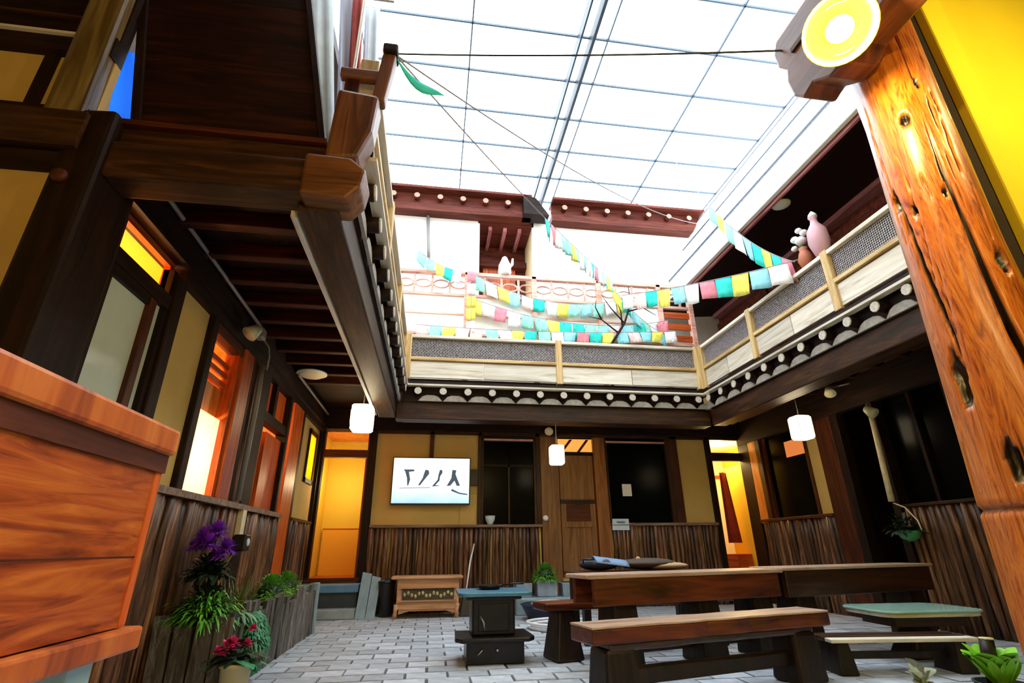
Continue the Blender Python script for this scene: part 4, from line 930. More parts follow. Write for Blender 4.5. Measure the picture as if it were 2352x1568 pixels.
def log_cut(a, z, r):
    d = 0.0
    wob = 0.04*math.sin(z*1.5)+0.015*math.sin(z*9)
    def groove(a0, wd, dp):
        return dp*max(0, 1-abs(adiff(a, a0))/wd) if wd > 0 else 0
    t = min(1, max(0, (3.0-z)/1.2))
    d = max(d, groove(math.radians(-119)+wob, 0.03+0.06*t, 0.075*t))
    if 1.6 < z < 2.65:
        q = math.sin((z-1.6)/1.05*PI); d = max(d, groove(math.radians(-184)-math.radians(21)*(z-2.15)+0.02*math.sin(z*11), 0.085*q, 0.06*q))
    for ka, kz, kw, kh in KNOTS:
        x = adiff(a, math.radians(ka))*r/kw; y = (z-kz)/kh
        e = x*x+y*y
        if e < 4:
            e += 0.25*math.sin(5*math.atan2(y, x)+ka)
            if e < 1: d = max(d, 0.03*(1-e)**0.5+0.012)
    for fa, fz, fl_, fw_, ft_ in FISS:
        y = (z-fz)/fl_
        if abs(y) < 1: d = max(d, groove(math.radians(fa+ft_*(z-fz))+0.02*math.sin(z*7+fa), fw_*(1-y*y), 0.02*(1-y*y)))
    if abs(z-1.113) < 0.008: d = max(d, 0.014)
    return d
lv, lf, lcut = [], [], []
for i in range(K+1):
    z, cx, cy, r = log_sec(i)
    for j in range(N):
        a = 2*PI*j/N; cut = log_cut(a, z, r)
        rr = r*(1+0.02*math.sin(3*a+z*0.9)+0.012*math.sin(7*a-z*2.3)+0.004*math.sin(17*a+z*6)) - cut
        lv.append((cx+rr*math.cos(a), cy+rr*math.sin(a), z)); lcut.append(cut)
for i in range(K):
    for j in range(N):
        p, q = i*N+j, i*N+(j+1) % N
        lf.append((p, q, q+N, p+N))
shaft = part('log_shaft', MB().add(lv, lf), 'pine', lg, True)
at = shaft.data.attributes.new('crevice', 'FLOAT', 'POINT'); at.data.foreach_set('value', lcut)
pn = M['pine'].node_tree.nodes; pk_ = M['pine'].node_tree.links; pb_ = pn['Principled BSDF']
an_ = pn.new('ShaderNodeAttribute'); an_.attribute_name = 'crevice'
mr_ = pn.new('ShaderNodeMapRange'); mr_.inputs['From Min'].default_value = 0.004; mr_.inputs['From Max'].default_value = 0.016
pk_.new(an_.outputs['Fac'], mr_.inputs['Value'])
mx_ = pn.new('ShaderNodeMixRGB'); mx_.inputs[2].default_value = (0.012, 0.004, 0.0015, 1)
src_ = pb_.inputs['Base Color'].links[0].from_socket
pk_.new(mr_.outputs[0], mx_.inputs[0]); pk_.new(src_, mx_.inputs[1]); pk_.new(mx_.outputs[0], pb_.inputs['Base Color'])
bm_ = thing('carved_beam', 'carved brown beam end projecting beside the log post', 'beam', (1.99, 1.3, 3.3))
prof = [(0.55,3.36),(1.45,3.36),(1.52,3.32),(1.62,3.32),(1.72,3.38),(1.80,3.36),(1.86,3.42),(1.88,3.52),(1.86,3.58),(1.91,3.64),(1.92,3.72),(1.88,3.78),(0.55,3.78)]
part('beam_body', MB().prism([(p[0]+0.02, 3.24+(p[1]-3.32)*1.3) for p in prof], 1.93, 2.13, 'yz'), wood('carved_brown', (0.06,0.016,0.006), (0.2,0.06,0.018), (0.32,0.11,0.035), 'y', 0.8, 0.35, 0.0), bm_, bevel=0.015)
part('side_groove', MB().box(1.915, 1.935, 0.55, 1.8, 3.62, 3.65), 'beam_y', bm_)
def dish_lamp(label, c, axis, fix, energy):
    LA = Vector(axis).normalized(); LC = Vector(c)
    lp = thing('dish_lamp', label, 'lamp', tuple(c))
    part('dish', MB().lathe([(0.03,-0.06),(0.07,-0.055),(0.12,-0.02),(0.152,0.035),(0.156,0.035),(0.125,-0.027),(0.07,-0.066),(0.03,-0.07)], LC, 32, LA), 'dish', lp, True)
    part('bulb', MB().lathe([(0.03,-0.05),(0.045,0.0),(0.058,0.03),(0.045,0.06),(0.02,0.072),(0.001,0.075)], LC, 20, LA), 'bulb', lp, True)
    R = Vector((0,0,1)).rotation_difference(LA).to_matrix()
    for a in (0.4, 3.6):
        part('clip', MB().tube([LC+R @ Vector((0.11*math.cos(a+t), 0.11*math.sin(a+t), 0.012)) for t in (0,0.25,0.5,0.75)], 0.004, 5), 'black', lp)
    part('bracket', MB().tube([LC-LA*0.06, LC-LA*0.12+(Vector(fix)-LC)*0.2, Vector(fix)], 0.016, 8), 'steel', lp, True)
    point('dish_lamp_light', LC+LA*0.15, energy, (1.0, 0.76, 0.3), 0.05)
dish_lamp('glowing yellow dish lamp mounted on the carved beam', (1.775, 1.39, 3.235), (-0.42, -0.45, -0.79), (1.94, 1.46, 3.5), 60)
dish_lamp('unseen yellow dish lamp added to brighten the yellow wall', (3.5, 0.55, 3.9), (0.1, 0.5, -0.85), (3.5, 0.5, 5.5), 95)  # out-of-view fill lamp, added to brighten the yellow wall
dish_lamp('unseen yellow dish lamp added behind the viewer to brighten the counter', (0.5, -0.9, 3.0), (-0.2, 0.3, -0.9), (0.5, -0.9, 5.5), 95)  # unseen fill lamp, added for warm light on the counter

# ------------------------------------------------------------------ counter at left
ct = thing('wooden_counter', 'large orange wooden counter at the left edge with thick top board', 'counter', (-1.25, 1.1, 0))
part('body', MB().box(-1.7, -0.93, -0.9, 1.93, 0.79, 1.31), 'counter_y', ct)
part('top_board', MB().box(-1.76, -0.9, -0.95, 1.955, 1.31, 1.4), 'counter_z', ct, bevel=0.014)
part('under_band', MB().box(-1.72, -0.918, -0.92, 1.94, 1.25, 1.31), 'red_y', ct)  # dark red band directly under the top board
part('base_ledge', MB().box(-1.76, -0.895, -0.95, 1.995, 0.72, 0.785), 'counter_z', ct, bevel=0.01)
part('edge_board', MB().box(-1.72, -0.925, 1.9, 1.94, 0.79, 1.29), 'orange_z', ct, bevel=0.006)
for z in (0.985,): part('plank_joint', MB().box(-0.932, -0.9285, -0.9, 1.9, z, z+0.004), 'red_y', ct)
M['leg_blue'] = plain('pale_blue_paint', (0.4, 0.72, 0.92), 0.5)
for y in (1.83, -0.7): 
    part('leg', MB().box(-1.08, -0.96, y-0.06, y+0.06, 0.0, 0.72), 'leg_blue', ct, bevel=0.008)
    part('leg', MB().box(-1.66, -1.54, y-0.06, y+0.06, 0.0, 0.72), 'leg_blue', ct, bevel=0.008)

# ------------------------------------------------------------------ planter with plants at left
px0, px1, py0, py1 = -2.03, -1.5, 4.72, 7.85
pb = thing('planter_box', 'long planter box of rough vertical planks along the left wall', 'planter', ((px0+px1)/2, 6.2, 0))
part('soil_bed', MB().box(px0, px1-0.05, py0+0.05, py1-0.05, 0.02, 0.42), 'soil', pb)
pk = []
for k in range(4):
    j = [random.uniform(-0.012, 0.012) for _ in range(8)]
    qk = MB().hexa([(-0.018+j[0],-0.065,0),(0.018+j[1],-0.065,0),(0.018+j[2],0.065,0),(-0.018+j[3],0.065,0)],[(-0.018+j[4],-0.062,1),(0.018+j[5],-0.06,1.0),(0.018+j[6],0.06,1.02),(-0.018+j[7],0.062,1.02)])
    me = qk.mesh('plank'); me.materials.append(M['plank'] if 'plank' in M else M.setdefault('plank', wood('planter_plank', (0.02,0.012,0.008), (0.09,0.075,0.06), (0.3,0.28,0.25), 'z', 1.4, 0.65, 0.5))); pk.append(me)
y = py0+0.07
while y < py1:
    inst('plank', random.choice(pk), pb, (px1, y, 0), (0, random.uniform(-0.03,0.03), random.uniform(-0.05,0.05)), (1, 1, random.uniform(0.48, 0.6))); y += 0.142
x = px0+0.06
while x < px1:
    inst('plank', random.choice(pk), pb, (x, py0, 0), (random.uniform(-0.03,0.03), 0, PI/2), (1, 1, random.uniform(0.46, 0.56))); x += 0.142
part('end_post', MB().box(px1-0.04, px1+0.04, py1-0.06, py1+0.04, 0, 0.6), 'blue_grey', pb, bevel=0.01)

def leaf(mb, base, d, L, W, droop=0.4, seg=3, up=Vector((0,0,1))):
    base = Vector(base); d = Vector(d).normalized(); side = d.cross(up)
    if side.length < 1e-3: side = Vector((1,0,0))
    side.normalize(); vs = []
    for i in range(seg+1):
        t = i/seg; p = base + d*(L*t) - up*(droop*L*t*t)
        w_ = W*(math.sin(PI*min(0.98, t*0.86+0.1)))*0.5
        vs += [p-side*w_, p+side*w_]
    mb.add(vs, [(2*i, 2*i+1, 2*i+3, 2*i+2) for i in range(seg)])
def bush(mb, c, R, n, L, W, rnd, flat=1.0, droop=0.5, upb=0.3):
    for _ in range(n):
        a = rnd.uniform(0, 2*PI); e = rnd.uniform(-0.2, 1.2)
        d = Vector((math.cos(a)*math.cos(e), math.sin(a)*math.cos(e), math.sin(e)+upb))
        p = Vector(c)+Vector((d.x*R*rnd.uniform(0.1, 0.9), d.y*R*rnd.uniform(0.1, 0.9), d.z*R*flat*rnd.uniform(0.0, 0.8)))
        leaf(mb, p, d, L*rnd.uniform(0.6, 1.2), W*rnd.uniform(0.7, 1.2), droop)
    return mb
RN = random.Random(21)
def petals(mb, c, R, n, w_):
    for _ in range(n):
        a = RN.uniform(0, 2*PI); e = RN.uniform(-0.3, 1.5)
        d = Vector((math.cos(a)*math.cos(e), math.sin(a)*math.cos(e), math.sin(e)))
        leaf(mb, Vector(c)+d*R*0.15, d, R*RN.uniform(0.7, 1.05), w_, 0.2, 3)
    return mb
# tall purple flowering plant
pf = thing('flowering_plant', 'tall dark plant with purple flower heads at the near end of the planter', 'plant', (-1.85, 4.95, 0.42))
part('foliage', bush(bush(MB(), (-1.8,4.95,0.55), 0.17, 240, 0.17, 0.05, RN), (-1.82,4.95,0.8), 0.16, 220, 0.17, 0.045, RN), 'leaf_dark', pf, kind='stuff')
part('stem', MB().tube([(-1.85,4.95,0.42),(-1.84,4.94,0.8),(-1.8,4.92,1.1)], [0.015,0.012,0.008], 6), 'leaf_olive', pf, True)
part('stem', MB().tube([(-1.85,4.95,0.42),(-1.76,4.96,0.8),(-1.66,4.95,0.98)], [0.014,0.01,0.007], 6), 'leaf_olive', pf, True)
for c, r in (((-1.9,4.92,1.1),0.12),((-1.82,4.94,1.15),0.12),((-1.84,4.86,1.06),0.11),((-1.93,4.88,1.04),0.09),((-1.72,4.95,1.02),0.1),((-1.76,4.9,0.97),0.08)):
    part('flower_head', petals(MB(), c, r, 260, 0.014), 'purple', pf)
og = thing('grass_plant', 'straggly olive grass tuft behind the purple flowers', 'plant', (-1.75, 5.4, 0.42))
gm = MB()
for _ in range(90):
    a = RN.uniform(0, 2*PI); leaf(gm, (-1.75+RN.uniform(-.12,.12), 5.4+RN.uniform(-.12,.12), 0.42), (0.3*math.cos(a),0.3*math.sin(a),1), RN.uniform(0.3,0.55), 0.014, 0.15+RN.uniform(0,.2))
part('blades', gm, 'leaf_olive', og, kind='stuff')
fg = thing('fern', 'bright green fern spilling over the near planter corner', 'plant', (-1.75, 5.0, 0.45))
part('fronds', bush(MB(), (-1.76,4.88,0.5), 0.3, 420, 0.17, 0.02, RN, 0.6, 0.7), 'leaf_bright', fg, kind='stuff')
sp_ = thing('spider_plant', 'grey green strappy plant at the planter front edge', 'plant', (-1.58, 5.05, 0.45))
sm = MB()
for _ in range(46):
    a = RN.uniform(0, 2*PI); leaf(sm, (-1.55, 4.98, 0.48), (math.cos(a),math.sin(a),0.9), RN.uniform(0.25,0.42), 0.024, 0.7, 5)
part('blades', sm, plain('grey_green_blade', (0.16,0.32,0.2), 0.5), sp_, kind='stuff')
jm = thing('trailing_plant', 'jade green moss plant trailing down the planter side', 'plant', (-1.42, 5.15, 0.05))
jb = MB()
for _ in range(1500):
    t = RN.random(); a = RN.uniform(0, 2*PI); r = 0.14*math.sin(PI*(0.15+0.8*t))
    p = (-1.43+r*math.cos(a)*0.7, 5.12+r*math.sin(a)*1.2, 0.1+0.44*t)
    leaf(jb, p, (math.cos(a), math.sin(a), -0.4), 0.045, 0.014, 0.3, 2)
part('foliage', jb, 'leaf_jade', jm, kind='stuff')
part('core', MB().lathe([(0.04,0.06),(0.075,0.15),(0.08,0.35),(0.05,0.52)], (-1.43,5.12,0), 10), 'leaf_dark', jm, True)
for k, (cx, cy, cz, R, lab) in enumerate(((-1.72,6.5,0.62,0.2,'rounded bright green bush in the middle of the planter'),(-1.78,7.35,0.62,0.2,'small bright bush at the far end of the planter'))):
    bs = thing('bush', lab, 'plant', (cx, cy, 0.42)); qb = MB()
    for _ in range(700):
        a = RN.uniform(0, 2*PI); e = RN.uniform(-0.2, PI/2); d = Vector((math.cos(a)*math.cos(e), math.sin(a)*math.cos(e), math.sin(e)))
        leaf(qb, Vector((cx,cy,cz-0.08))+d*R*RN.uniform(0.7,1.0), d, 0.06, 0.018, 0.4, 2)
    part('foliage', qb, 'leaf_bright', bs, kind='stuff')
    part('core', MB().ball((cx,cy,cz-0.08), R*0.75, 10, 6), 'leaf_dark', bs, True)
sd = thing('sedum_mat', 'low bright creeping plant on the planter rim', 'plant', (-1.6, 6.9, 0.5)); qb = MB()
for _ in range(600):
    p = (-1.58+RN.uniform(-.12,.06), 6.0+RN.uniform(0,1.6), 0.5+RN.uniform(0,.08)); a = RN.uniform(0, 2*PI)
    leaf(qb, p, (math.cos(a),math.sin(a),0.6), 0.06, 0.018, 0.4, 2)
part('foliage', qb, 'leaf_bright', sd, kind='stuff')
# magenta potted flowers in front
mp_ = thing('potted_flowers', 'magenta flowers in a cream pot on the floor before the planter', 'potted plant', (-1.36, 4.55, 0))
part('pot', MB().lathe([(0.08,0),(0.085,0.01),(0.105,0.22),(0.115,0.225),(0.115,0.25),(0.1,0.25),(0.095,0.2)], (-1.36,4.55,0), 20), 'pot_cream', mp_, True)
part('foliage', bush(MB(), (-1.36,4.55,0.27), 0.16, 60, 0.13, 0.07, RN, 0.7, 0.6), 'leaf_dark', mp_, kind='stuff')
for d in ((-1,-.3,.2),(-.9,.3,.1),(.6,-.6,.2),(.9,.3,.1)):
    lm_ = MB(); leaf(lm_, (-1.36,4.55,0.26), d, 0.24, 0.11, 0.35, 4); part('leaf', lm_, 'leaf_jade', mp_)
for c, r in (((-1.42,4.48,0.36),0.07),((-1.38,4.46,0.38),0.06),((-1.47,4.47,0.33),0.055),((-1.3,4.5,0.37),0.045),((-1.28,4.52,0.47),0.035)):
    part('flower_head', petals(MB(), c, r, 40, 0.035), 'magenta', mp_)
# wall lamp on the left post
wlmp = thing('wall_lamp', 'small dark wall lamp with a white lens on the left stick cladding', 'lamp', (-2.0, 6.27, 1.0))
part('housing', MB().box(-2.1, -1.97, 6.18, 6.34, 1.0, 1.17), 'black', wlmp, bevel=0.015)
part('lens', MB().ball((-1.965,6.25,1.09), 0.035, 10, 6, (0.5,1,1.2)), 'notice', wlmp, True)
part('bracket', MB().box(-2.16, -2.05, 6.2, 6.32, 1.15, 1.42), 'beige', wlmp)

# ------------------------------------------------------------------ under-balcony fittings (left)
single('down_pipe', MB().tube([(-2.06,5.98,3.02),(-2.05,5.98,2.7),(-2.06,6.0,1.5)], 0.03, 10), 'grey', 'grey pipe running down between the left doorways', 'pipe', smooth=True)
single('conduit', MB().tube([(-2.02,3.2,3.4),(-2.02,4.4,3.38),(-2.0,5.6,3.32)], 0.018, 8), 'grey', 'long grey conduit under the left balcony leading to the spotlight', 'conduit', smooth=True)
single('conduit', MB().tube([(-2.0,7.3,3.34),(-2.0,9.6,3.34)], 0.02, 8), 'grey', 'short grey conduit under the far end of the left balcony', 'conduit', smooth=True)
def spot(label, c, d, shade='lime', hang=None):
    c = Vector(c); S = thing('spotlight', label, 'spotlight', c)
    part('shade', MB().lathe([(0.03,-0.12),(0.05,-0.1),(0.085,0.03),(0.08,0.03),(0.045,-0.09)], c, 18, d), shade, S, True)
    part('lens', MB().lathe([(0.001,0.02),(0.078,0.02),(0.075,0.03),(0.001,0.034)], c, 18, d), 'disc', S, True)
    if hang: part('arm', MB().tube([c-Vector(d).normalized()*0.1, hang], 0.014, 7), 'grey', S, True)
    return S
spot('olive spotlight under the left balcony above the bright doorway', (-1.98,5.25,3.13), (-0.5,-0.5,-0.8), 'lime', (-2.0,5.55,3.3))
ju = single('junction_clamp', MB().box(-2.06, -1.96, 5.5, 5.66, 3.2, 3.32), 'grey', 'grey clamp joining the conduit above the left spotlight', 'clamp', bevel=0.02)
single('lamp_cord', MB().tube([(-2.0,5.6,3.24),(-1.98,5.85,3.2),(-1.98,5.92,3.1),(-1.99,5.93,2.95)], 0.01, 6), 'grey', 'short drooping cord beside the left spotlight', 'cord', smooth=True)
dl = thing('ceiling_light', 'round cream ceiling light under the left balcony', 'ceiling light', (-1.85, 7.39, 3.36))
part('diffuser', MB().lathe([(0.001,-0.05),(0.14,-0.045),(0.19,-0.015),(0.2,0.0)], (-1.82,7.3,3.37), 24), 'disc', dl, True)
part('rim', MB().lathe([(0.2,-0.012),(0.21,-0.01),(0.21,0.01),(0.2,0.01)], (-1.82,7.3,3.37), 24), 'white', dl, True)

# lanterns
def lantern(label, c, wd, ht, top, energy):
    T = thing('hanging_lantern', label, 'lantern', (c[0], c[1], c[2]-ht/2), group=None)
    x, y, z = c; a = wd/2
    pts = []
    def P(k): return None
    q = MB(); rr = 0.32*a; n = 6
    ring = []
    for sx, sy, a0 in ((1,1,0),(-1,1,PI/2),(-1,-1,PI),(1,-1,1.5*PI)):
        for i in range(n): 
            t = a0+PI/2*i/(n-1); ring.append((sx*(a-rr)+rr*math.cos(t), sy*(a-rr)+rr*math.sin(t)))
    m_ = len(ring); zs = [(0.86,-0.5),(0.98,-0.44),(1.0,-0.2),(1.0,0.2),(0.98,0.44),(0.86,0.5)]
    vs = [(x+p[0]*s, y+p[1]*s, z+h*ht) for s, h in zs for p in ring]
    fs = [(i*m_+j, i*m_+(j+1) % m_, (i+1)*m_+(j+1) % m_, (i+1)*m_+j) for i in range(len(zs)-1) for j in range(m_)]
    fs += [tuple(range(m_))[::-1], tuple(range((len(zs)-1)*m_, len(zs)*m_))]
    part('paper_shade', q.add(vs, fs), 'lantern', T, True)
    part('cord', MB().tube([(x,y,z+ht*0.5),(x,y,top)], 0.006, 5), 'grey', T)
    part('cap', MB().lathe([(0.05,0.0),(0.03,0.03),(0.008,0.04)], (x,y,z+ht*0.5), 12), 'beam_z', T, True)
    for sx, sy in ((1,1),(-1,1),(-1,-1),(1,-1)):
        part('corner_rib', MB().tube([(x+sx*a*0.92, y+sy*a*0.92, z-ht*0.44),(x+sx*a*0.92, y+sy*a*0.92, z+ht*0.44)], 0.005, 5), 'beige', T)
    return T
lantern('white paper lantern hanging under the left balcony', (-1.05,7.3,2.73), 0.3, 0.36, 3.5, 8)
lantern('white paper lantern hanging before the back door', (2.03,8.42,2.45), 0.23, 0.31, 2.99, 8)
lantern('white paper lantern hanging under the right balcony', (5.58,7.0,2.68), 0.25, 0.35, 3.4, 8)
spot('small square floodlight above the back door column', (2.2,9.7,3.14), (-0.2,-0.8,-0.5), 'lime', (2.2,9.85,3.2))
# right spotlights and pole
spot('flat olive lamp high under the right balcony', (6.1,6.85,3.22), (-0.4,-0.5,-0.9), 'lime', (6.25,6.6,3.3))
spot('olive spotlight at the top of the beige pole', (6.13,6.22,2.74), (0.1,-0.6,-0.6), 'lime', (6.2,6.3,2.95))
single('bamboo_pole', MB().tube([(6.18,6.3,2.84),(6.19,6.34,2.2),(6.2,6.38,1.54)], [0.028,0.034,0.04], 10), 'beige', 'beige pole standing on the rail of the right wall', 'pole', smooth=True)
gp = thing('hanging_plant', 'dark green hanging plant below the beige pole', 'plant', (6.15, 6.25, 1.0))
part('basket', MB().lathe([(0.02,-0.1),(0.1,-0.06),(0.14,0.02),(0.13,0.03)], (6.15,6.2,1.13), 16), 'leaf_jade', gp, True)
part('foliage', bush(MB(), (6.15,6.25,1.15), 0.22, 110, 0.16, 0.06, RN, 0.9, 0.6), 'leaf_dark', gp, kind='stuff')
part('cord', MB().tube([(6.2,6.36,1.52),(6.2,6.2,1.45),(6.18,6.05,1.28),(6.15,6.0,1.15)], 0.008, 6), 'beige', gp, True)

# ------------------------------------------------------------------ furniture on the courtyard floor
# stove
sv = thing('iron_stove', 'black cast iron stove with hotplate coloured in sky-reflection blue standing on the pavers', 'stove', (0.64, 5.62, 0))
part('plinth', MB().box(0.37, 0.92, 5.45, 5.85, 0.0, 0.19), 'iron', sv, bevel=0.01)
part('ash_tray_plate', MB().prism([(0.26,5.45),(0.32,5.36),(0.96,5.36),(1.02,5.45),(1.0,5.92),(0.28,5.92)], 0.19, 0.23, 'xy'), 'iron', sv, bevel=0.012)
part('firebox', MB().box(0.42, 0.84, 5.48, 5.86, 0.23, 0.56), 'iron', sv, bevel=0.02)
part('fire_door', MB().box(0.48, 0.78, 5.465, 5.48, 0.27, 0.5), 'iron', sv, bevel=0.008)
part('neck', MB().box(0.36, 0.9, 5.44, 5.9, 0.54, 0.575), 'iron', sv, bevel=0.01)
hp = [(0.29+r*0+x, y) for x, y, r in ()]
pts = []
for cx, cy, a0 in ((0.93,5.93,0),(0.35,5.93,PI/2),(0.35,5.42,PI),(0.93,5.42,1.5*PI)):
    for i in range(5): t = a0+PI/2*i/4; pts.append((cx+0.07*math.cos(t), cy+0.07*math.sin(t)))
part('hotplate', MB().prism(pts, 0.575, 0.61, 'xy'), 'iron_top', sv, bevel=0.008)
part('door_handle', MB().tube([(0.5,5.45,0.4),(0.53,5.43,0.35),(0.54,5.44,0.28)], 0.008, 6), 'steel', sv, True, label='thin steel handle')
part('ash_pull', MB().tube([(0.47,5.44,0.08),(0.49,5.42,0.1),(0.52,5.42,0.13)], 0.007, 6), 'steel', sv, True)
part('ash_knob', MB().ball((0.66,5.44,0.12), 0.016, 8, 5), 'steel', sv, True)
kt = thing('ash_pan', 'dark pan with a handle resting on the stove hotplate', 'pan', (0.68, 5.8, 0.61))
part('pan_body', MB().lathe([(0.1,0),(0.11,0.01),(0.14,0.04),(0.13,0.04),(0.1,0.015)], (0.62,5.82,0.61), 20), 'iron', kt, True)
part('handle', MB().tube([(0.75,5.82,0.645),(0.88,5.8,0.66),(0.98,5.78,0.66)], 0.01, 6), 'iron', kt, True)
# chest
ch = thing('carved_chest', 'light brown low chest with carved gilt panel against the back wall', 'chest', (-0.02, 9.25, 0))
part('body', MB().box(-0.5, 0.48, 9.08, 9.5, 0.12, 0.56), 'chest', ch, bevel=0.01)
part('lid', MB().box(-0.6, 0.54, 9.02, 9.54, 0.56, 0.6), 'chest', ch, bevel=0.01)
part('carved_panel', MB().box(-0.42, 0.4, 9.068, 9.08, 0.25, 0.42), 'carve_dark', ch)
for i in range(14): 
    xx = -0.38+i*0.057
    part('carving', MB().ball((xx, 9.066, 0.335+0.025*math.sin(i*1.7)), 0.024, 7, 5, (1,0.4,1.3)), 'carve', ch, True)
for z in (0.235, 0.425): part('moulding', MB().box(-0.46, 0.44, 9.05, 9.085, z, z+0.022), 'chest', ch)
part('apron', MB().prism([(-0.46,0.12),(-0.46,0.06),(-0.3,0.1),(0.28,0.1),(0.44,0.06),(0.44,0.12)], 9.09, 9.11), 'chest', ch)
for xx in (-0.5, 0.46):
    for yy in (9.1, 9.46): part('leg', MB().tube([(xx,yy,0.2),(xx-0.01,yy-0.01,0.1),(xx-0.015,yy-0.015,0.0)], [0.04,0.03,0.035], 8), 'chest', ch, True)
# boards and black bin by the door
for k, (x0, x1, z1, mt, lab) in enumerate(((-1.1,-0.95,0.66,'blue_grey','paler grey board leaning at the foot of the door post'),(-0.94,-0.8,0.6,'blue_grey','darker grey board leaning beside the black bin'))):
    single('leaning_board', MB().hexa([(x0-0.03,9.2,0),(x1-0.03,9.2,0),(x1-0.03,9.23,0),(x0-0.03,9.23,0)],[(x0,9.5,z1),(x1,9.5,z1-0.03),(x1,9.53,z1-0.03),(x0,9.53,z1)]), mt, lab, 'board')
bn = thing('waste_bin', 'black bin between the leaning boards and carved chest', 'bin', (-0.68, 9.4, 0))
part('bin_body', MB().lathe([(0.1,0),(0.11,0.01),(0.13,0.48),(0.135,0.5)], (-0.69,9.42,0), 18), 'black', bn, True)
part('bin_lid', MB().lathe([(0.14,0.5),(0.14,0.52),(0.05,0.56),(0.001,0.57)], (-0.69,9.42,0), 18), 'black', bn, True)
br = thing('broom', 'thin pale broom handle leaning on the back stick cladding', 'broom', (0.6, 9.2, 0))
part('handle', MB().tube([(0.6,9.25,0.32),(0.68,9.5,0.8),(0.76,9.7,1.08)], 0.014, 7), 'hose', br, True)
part('brush_head', MB().hexa([(0.5,9.14,0),(0.78,9.14,0),(0.78,9.3,0),(0.5,9.3,0)],[(0.56,9.2,0.34),(0.66,9.2,0.34),(0.66,9.28,0.34),(0.56,9.28,0.34)]), 'black', br, bevel=0.01)
# ledge with pots
ld = single('stone_ledge', MB().box(1.4, 2.5, 9.0, 9.7, 0, 0.25), 'blue_grey', 'low blue grey ledge below the dark sliding window', 'ledge', bevel=0.02)
bp_ = thing('potted_bush', 'round bright green bush in a blue grey pot below the back door column', 'potted plant', (1.95, 9.3, 0.25))
part('pot', MB().box(1.78, 2.12, 9.14, 9.46, 0.25, 0.5), 'pot_blue', bp_, bevel=0.02)
qb = MB()
for _ in range(900):
    a = RN.uniform(0, 2*PI); e = RN.uniform(-0.3, PI/2); d = Vector((math.cos(a)*math.cos(e), math.sin(a)*math.cos(e), math.sin(e)))
    leaf(qb, Vector((1.95,9.3,0.54))+d*0.2*RN.uniform(0.75,1.05), d, 0.06, 0.016, 0.5, 2)
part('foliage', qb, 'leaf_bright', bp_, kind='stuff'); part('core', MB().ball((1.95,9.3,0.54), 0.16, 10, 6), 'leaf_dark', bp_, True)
for x0, lab in ((1.42, 'empty blue grey trough at the left end of the ledge'), (2.2, 'small blue grey trough at the right end of the ledge')):
    tr = thing('trough', lab, 'pot', (x0+0.15, 9.3, 0.25))
    part('trough_body', MB().hexa([(x0+0.02,9.16,0.25),(x0+0.26,9.16,0.25),(x0+0.26,9.44,0.25),(x0+0.02,9.44,0.25)],[(x0,9.14,0.46),(x0+0.28,9.14,0.46),(x0+0.28,9.46,0.46),(x0,9.46,0.46)]), 'pot_blue', tr, bevel=0.01)
    part('soil', MB().box(x0+0.03, x0+0.25, 9.17, 9.43, 0.45, 0.465), 'soil', tr)
hs = thing('hose_coil', 'white hose coiled on the pavers beside the stove', 'hose', (1.75, 7.55, 0))
for k, (r, z) in enumerate(((0.36,0.02),(0.33,0.05),(0.38,0.08))):
    part('coil', MB().tube([(1.75+(r+0.02*math.sin(3*t))*math.cos(t)*1.1, 7.55+r*math.sin(t), z) for t in [i*2*PI/28 for i in range(29)]], 0.017, 7, False), 'hose', hs, True)
ba = thing('wash_basin', 'dark wash basin with a pale folded cloth behind the hose coil', 'basin', (1.8, 8.2, 0))
part('basin_body', MB().lathe([(0.28,0.0),(0.3,0.02),(0.4,0.2),(0.42,0.21),(0.4,0.22),(0.3,0.05),(0.001,0.04)], (1.8,8.5,0), 24), 'navy', ba, True)
part('folded_cloth', MB().ball((1.85,8.5,0.22), 0.26, 14, 6, (1.2,0.9,0.18)), 'hose', ba, True)

# benches and tables (set at an angle)
RZ_T = math.radians(14)
def slab(mb, L, D, z0, z1, wav=0.02, seed=1, n=16):
    rnd = random.Random(seed); f = [rnd.uniform(-wav, wav) for _ in range(n+1)]; b = [rnd.uniform(-wav, wav) for _ in range(n+1)]
    top = [(-L/2+L*i/n, -D/2+f[i]) for i in range(n+1)]+[(L/2-L*i/n, D/2+b[i]) for i in range(n+1)]
    return mb.prism(top, z0, z1, 'xy')
def flared_leg(mb, x, y, wt, wb_, dt, db_, z1):
    return mb.hexa([(x-wb_/2,y-db_/2,0),(x+wb_/2,y-db_/2,0),(x+wb_/2,y+db_/2,0),(x-wb_/2,y+db_/2,0)],[(x-wt/2,y-dt/2,z1),(x+wt/2,y-dt/2,z1),(x+wt/2,y+dt/2,z1),(x-wt/2,y+dt/2,z1)])
# front bench
fb = thing('log_bench', 'low log bench with live edge in front of the nearer slab table', 'bench', (2.15, 4.16, 0), math.radians(13.6))
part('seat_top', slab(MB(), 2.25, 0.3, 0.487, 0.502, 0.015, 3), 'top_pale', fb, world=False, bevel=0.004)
part('seat', slab(MB(), 2.25, 0.3, 0.39, 0.487, 0.015, 3), 'bench', fb, world=False, bevel=0.012)
part('under_log', slab(MB(), 1.95, 0.22, 0.34, 0.4, 0.02, 4), 'bench_dark', fb, world=False, bevel=0.02)
for s in (-0.88, 0.84): part('leg', flared_leg(MB(), s, 0, 0.24, 0.3, 0.24, 0.3, 0.36), 'leg_dark', fb, world=False, bevel=0.03)
part('stretcher', MB().box(-0.8, 0.8, -0.05, 0.05, 0.12, 0.22), 'leg_dark', fb, world=False, bevel=0.01)
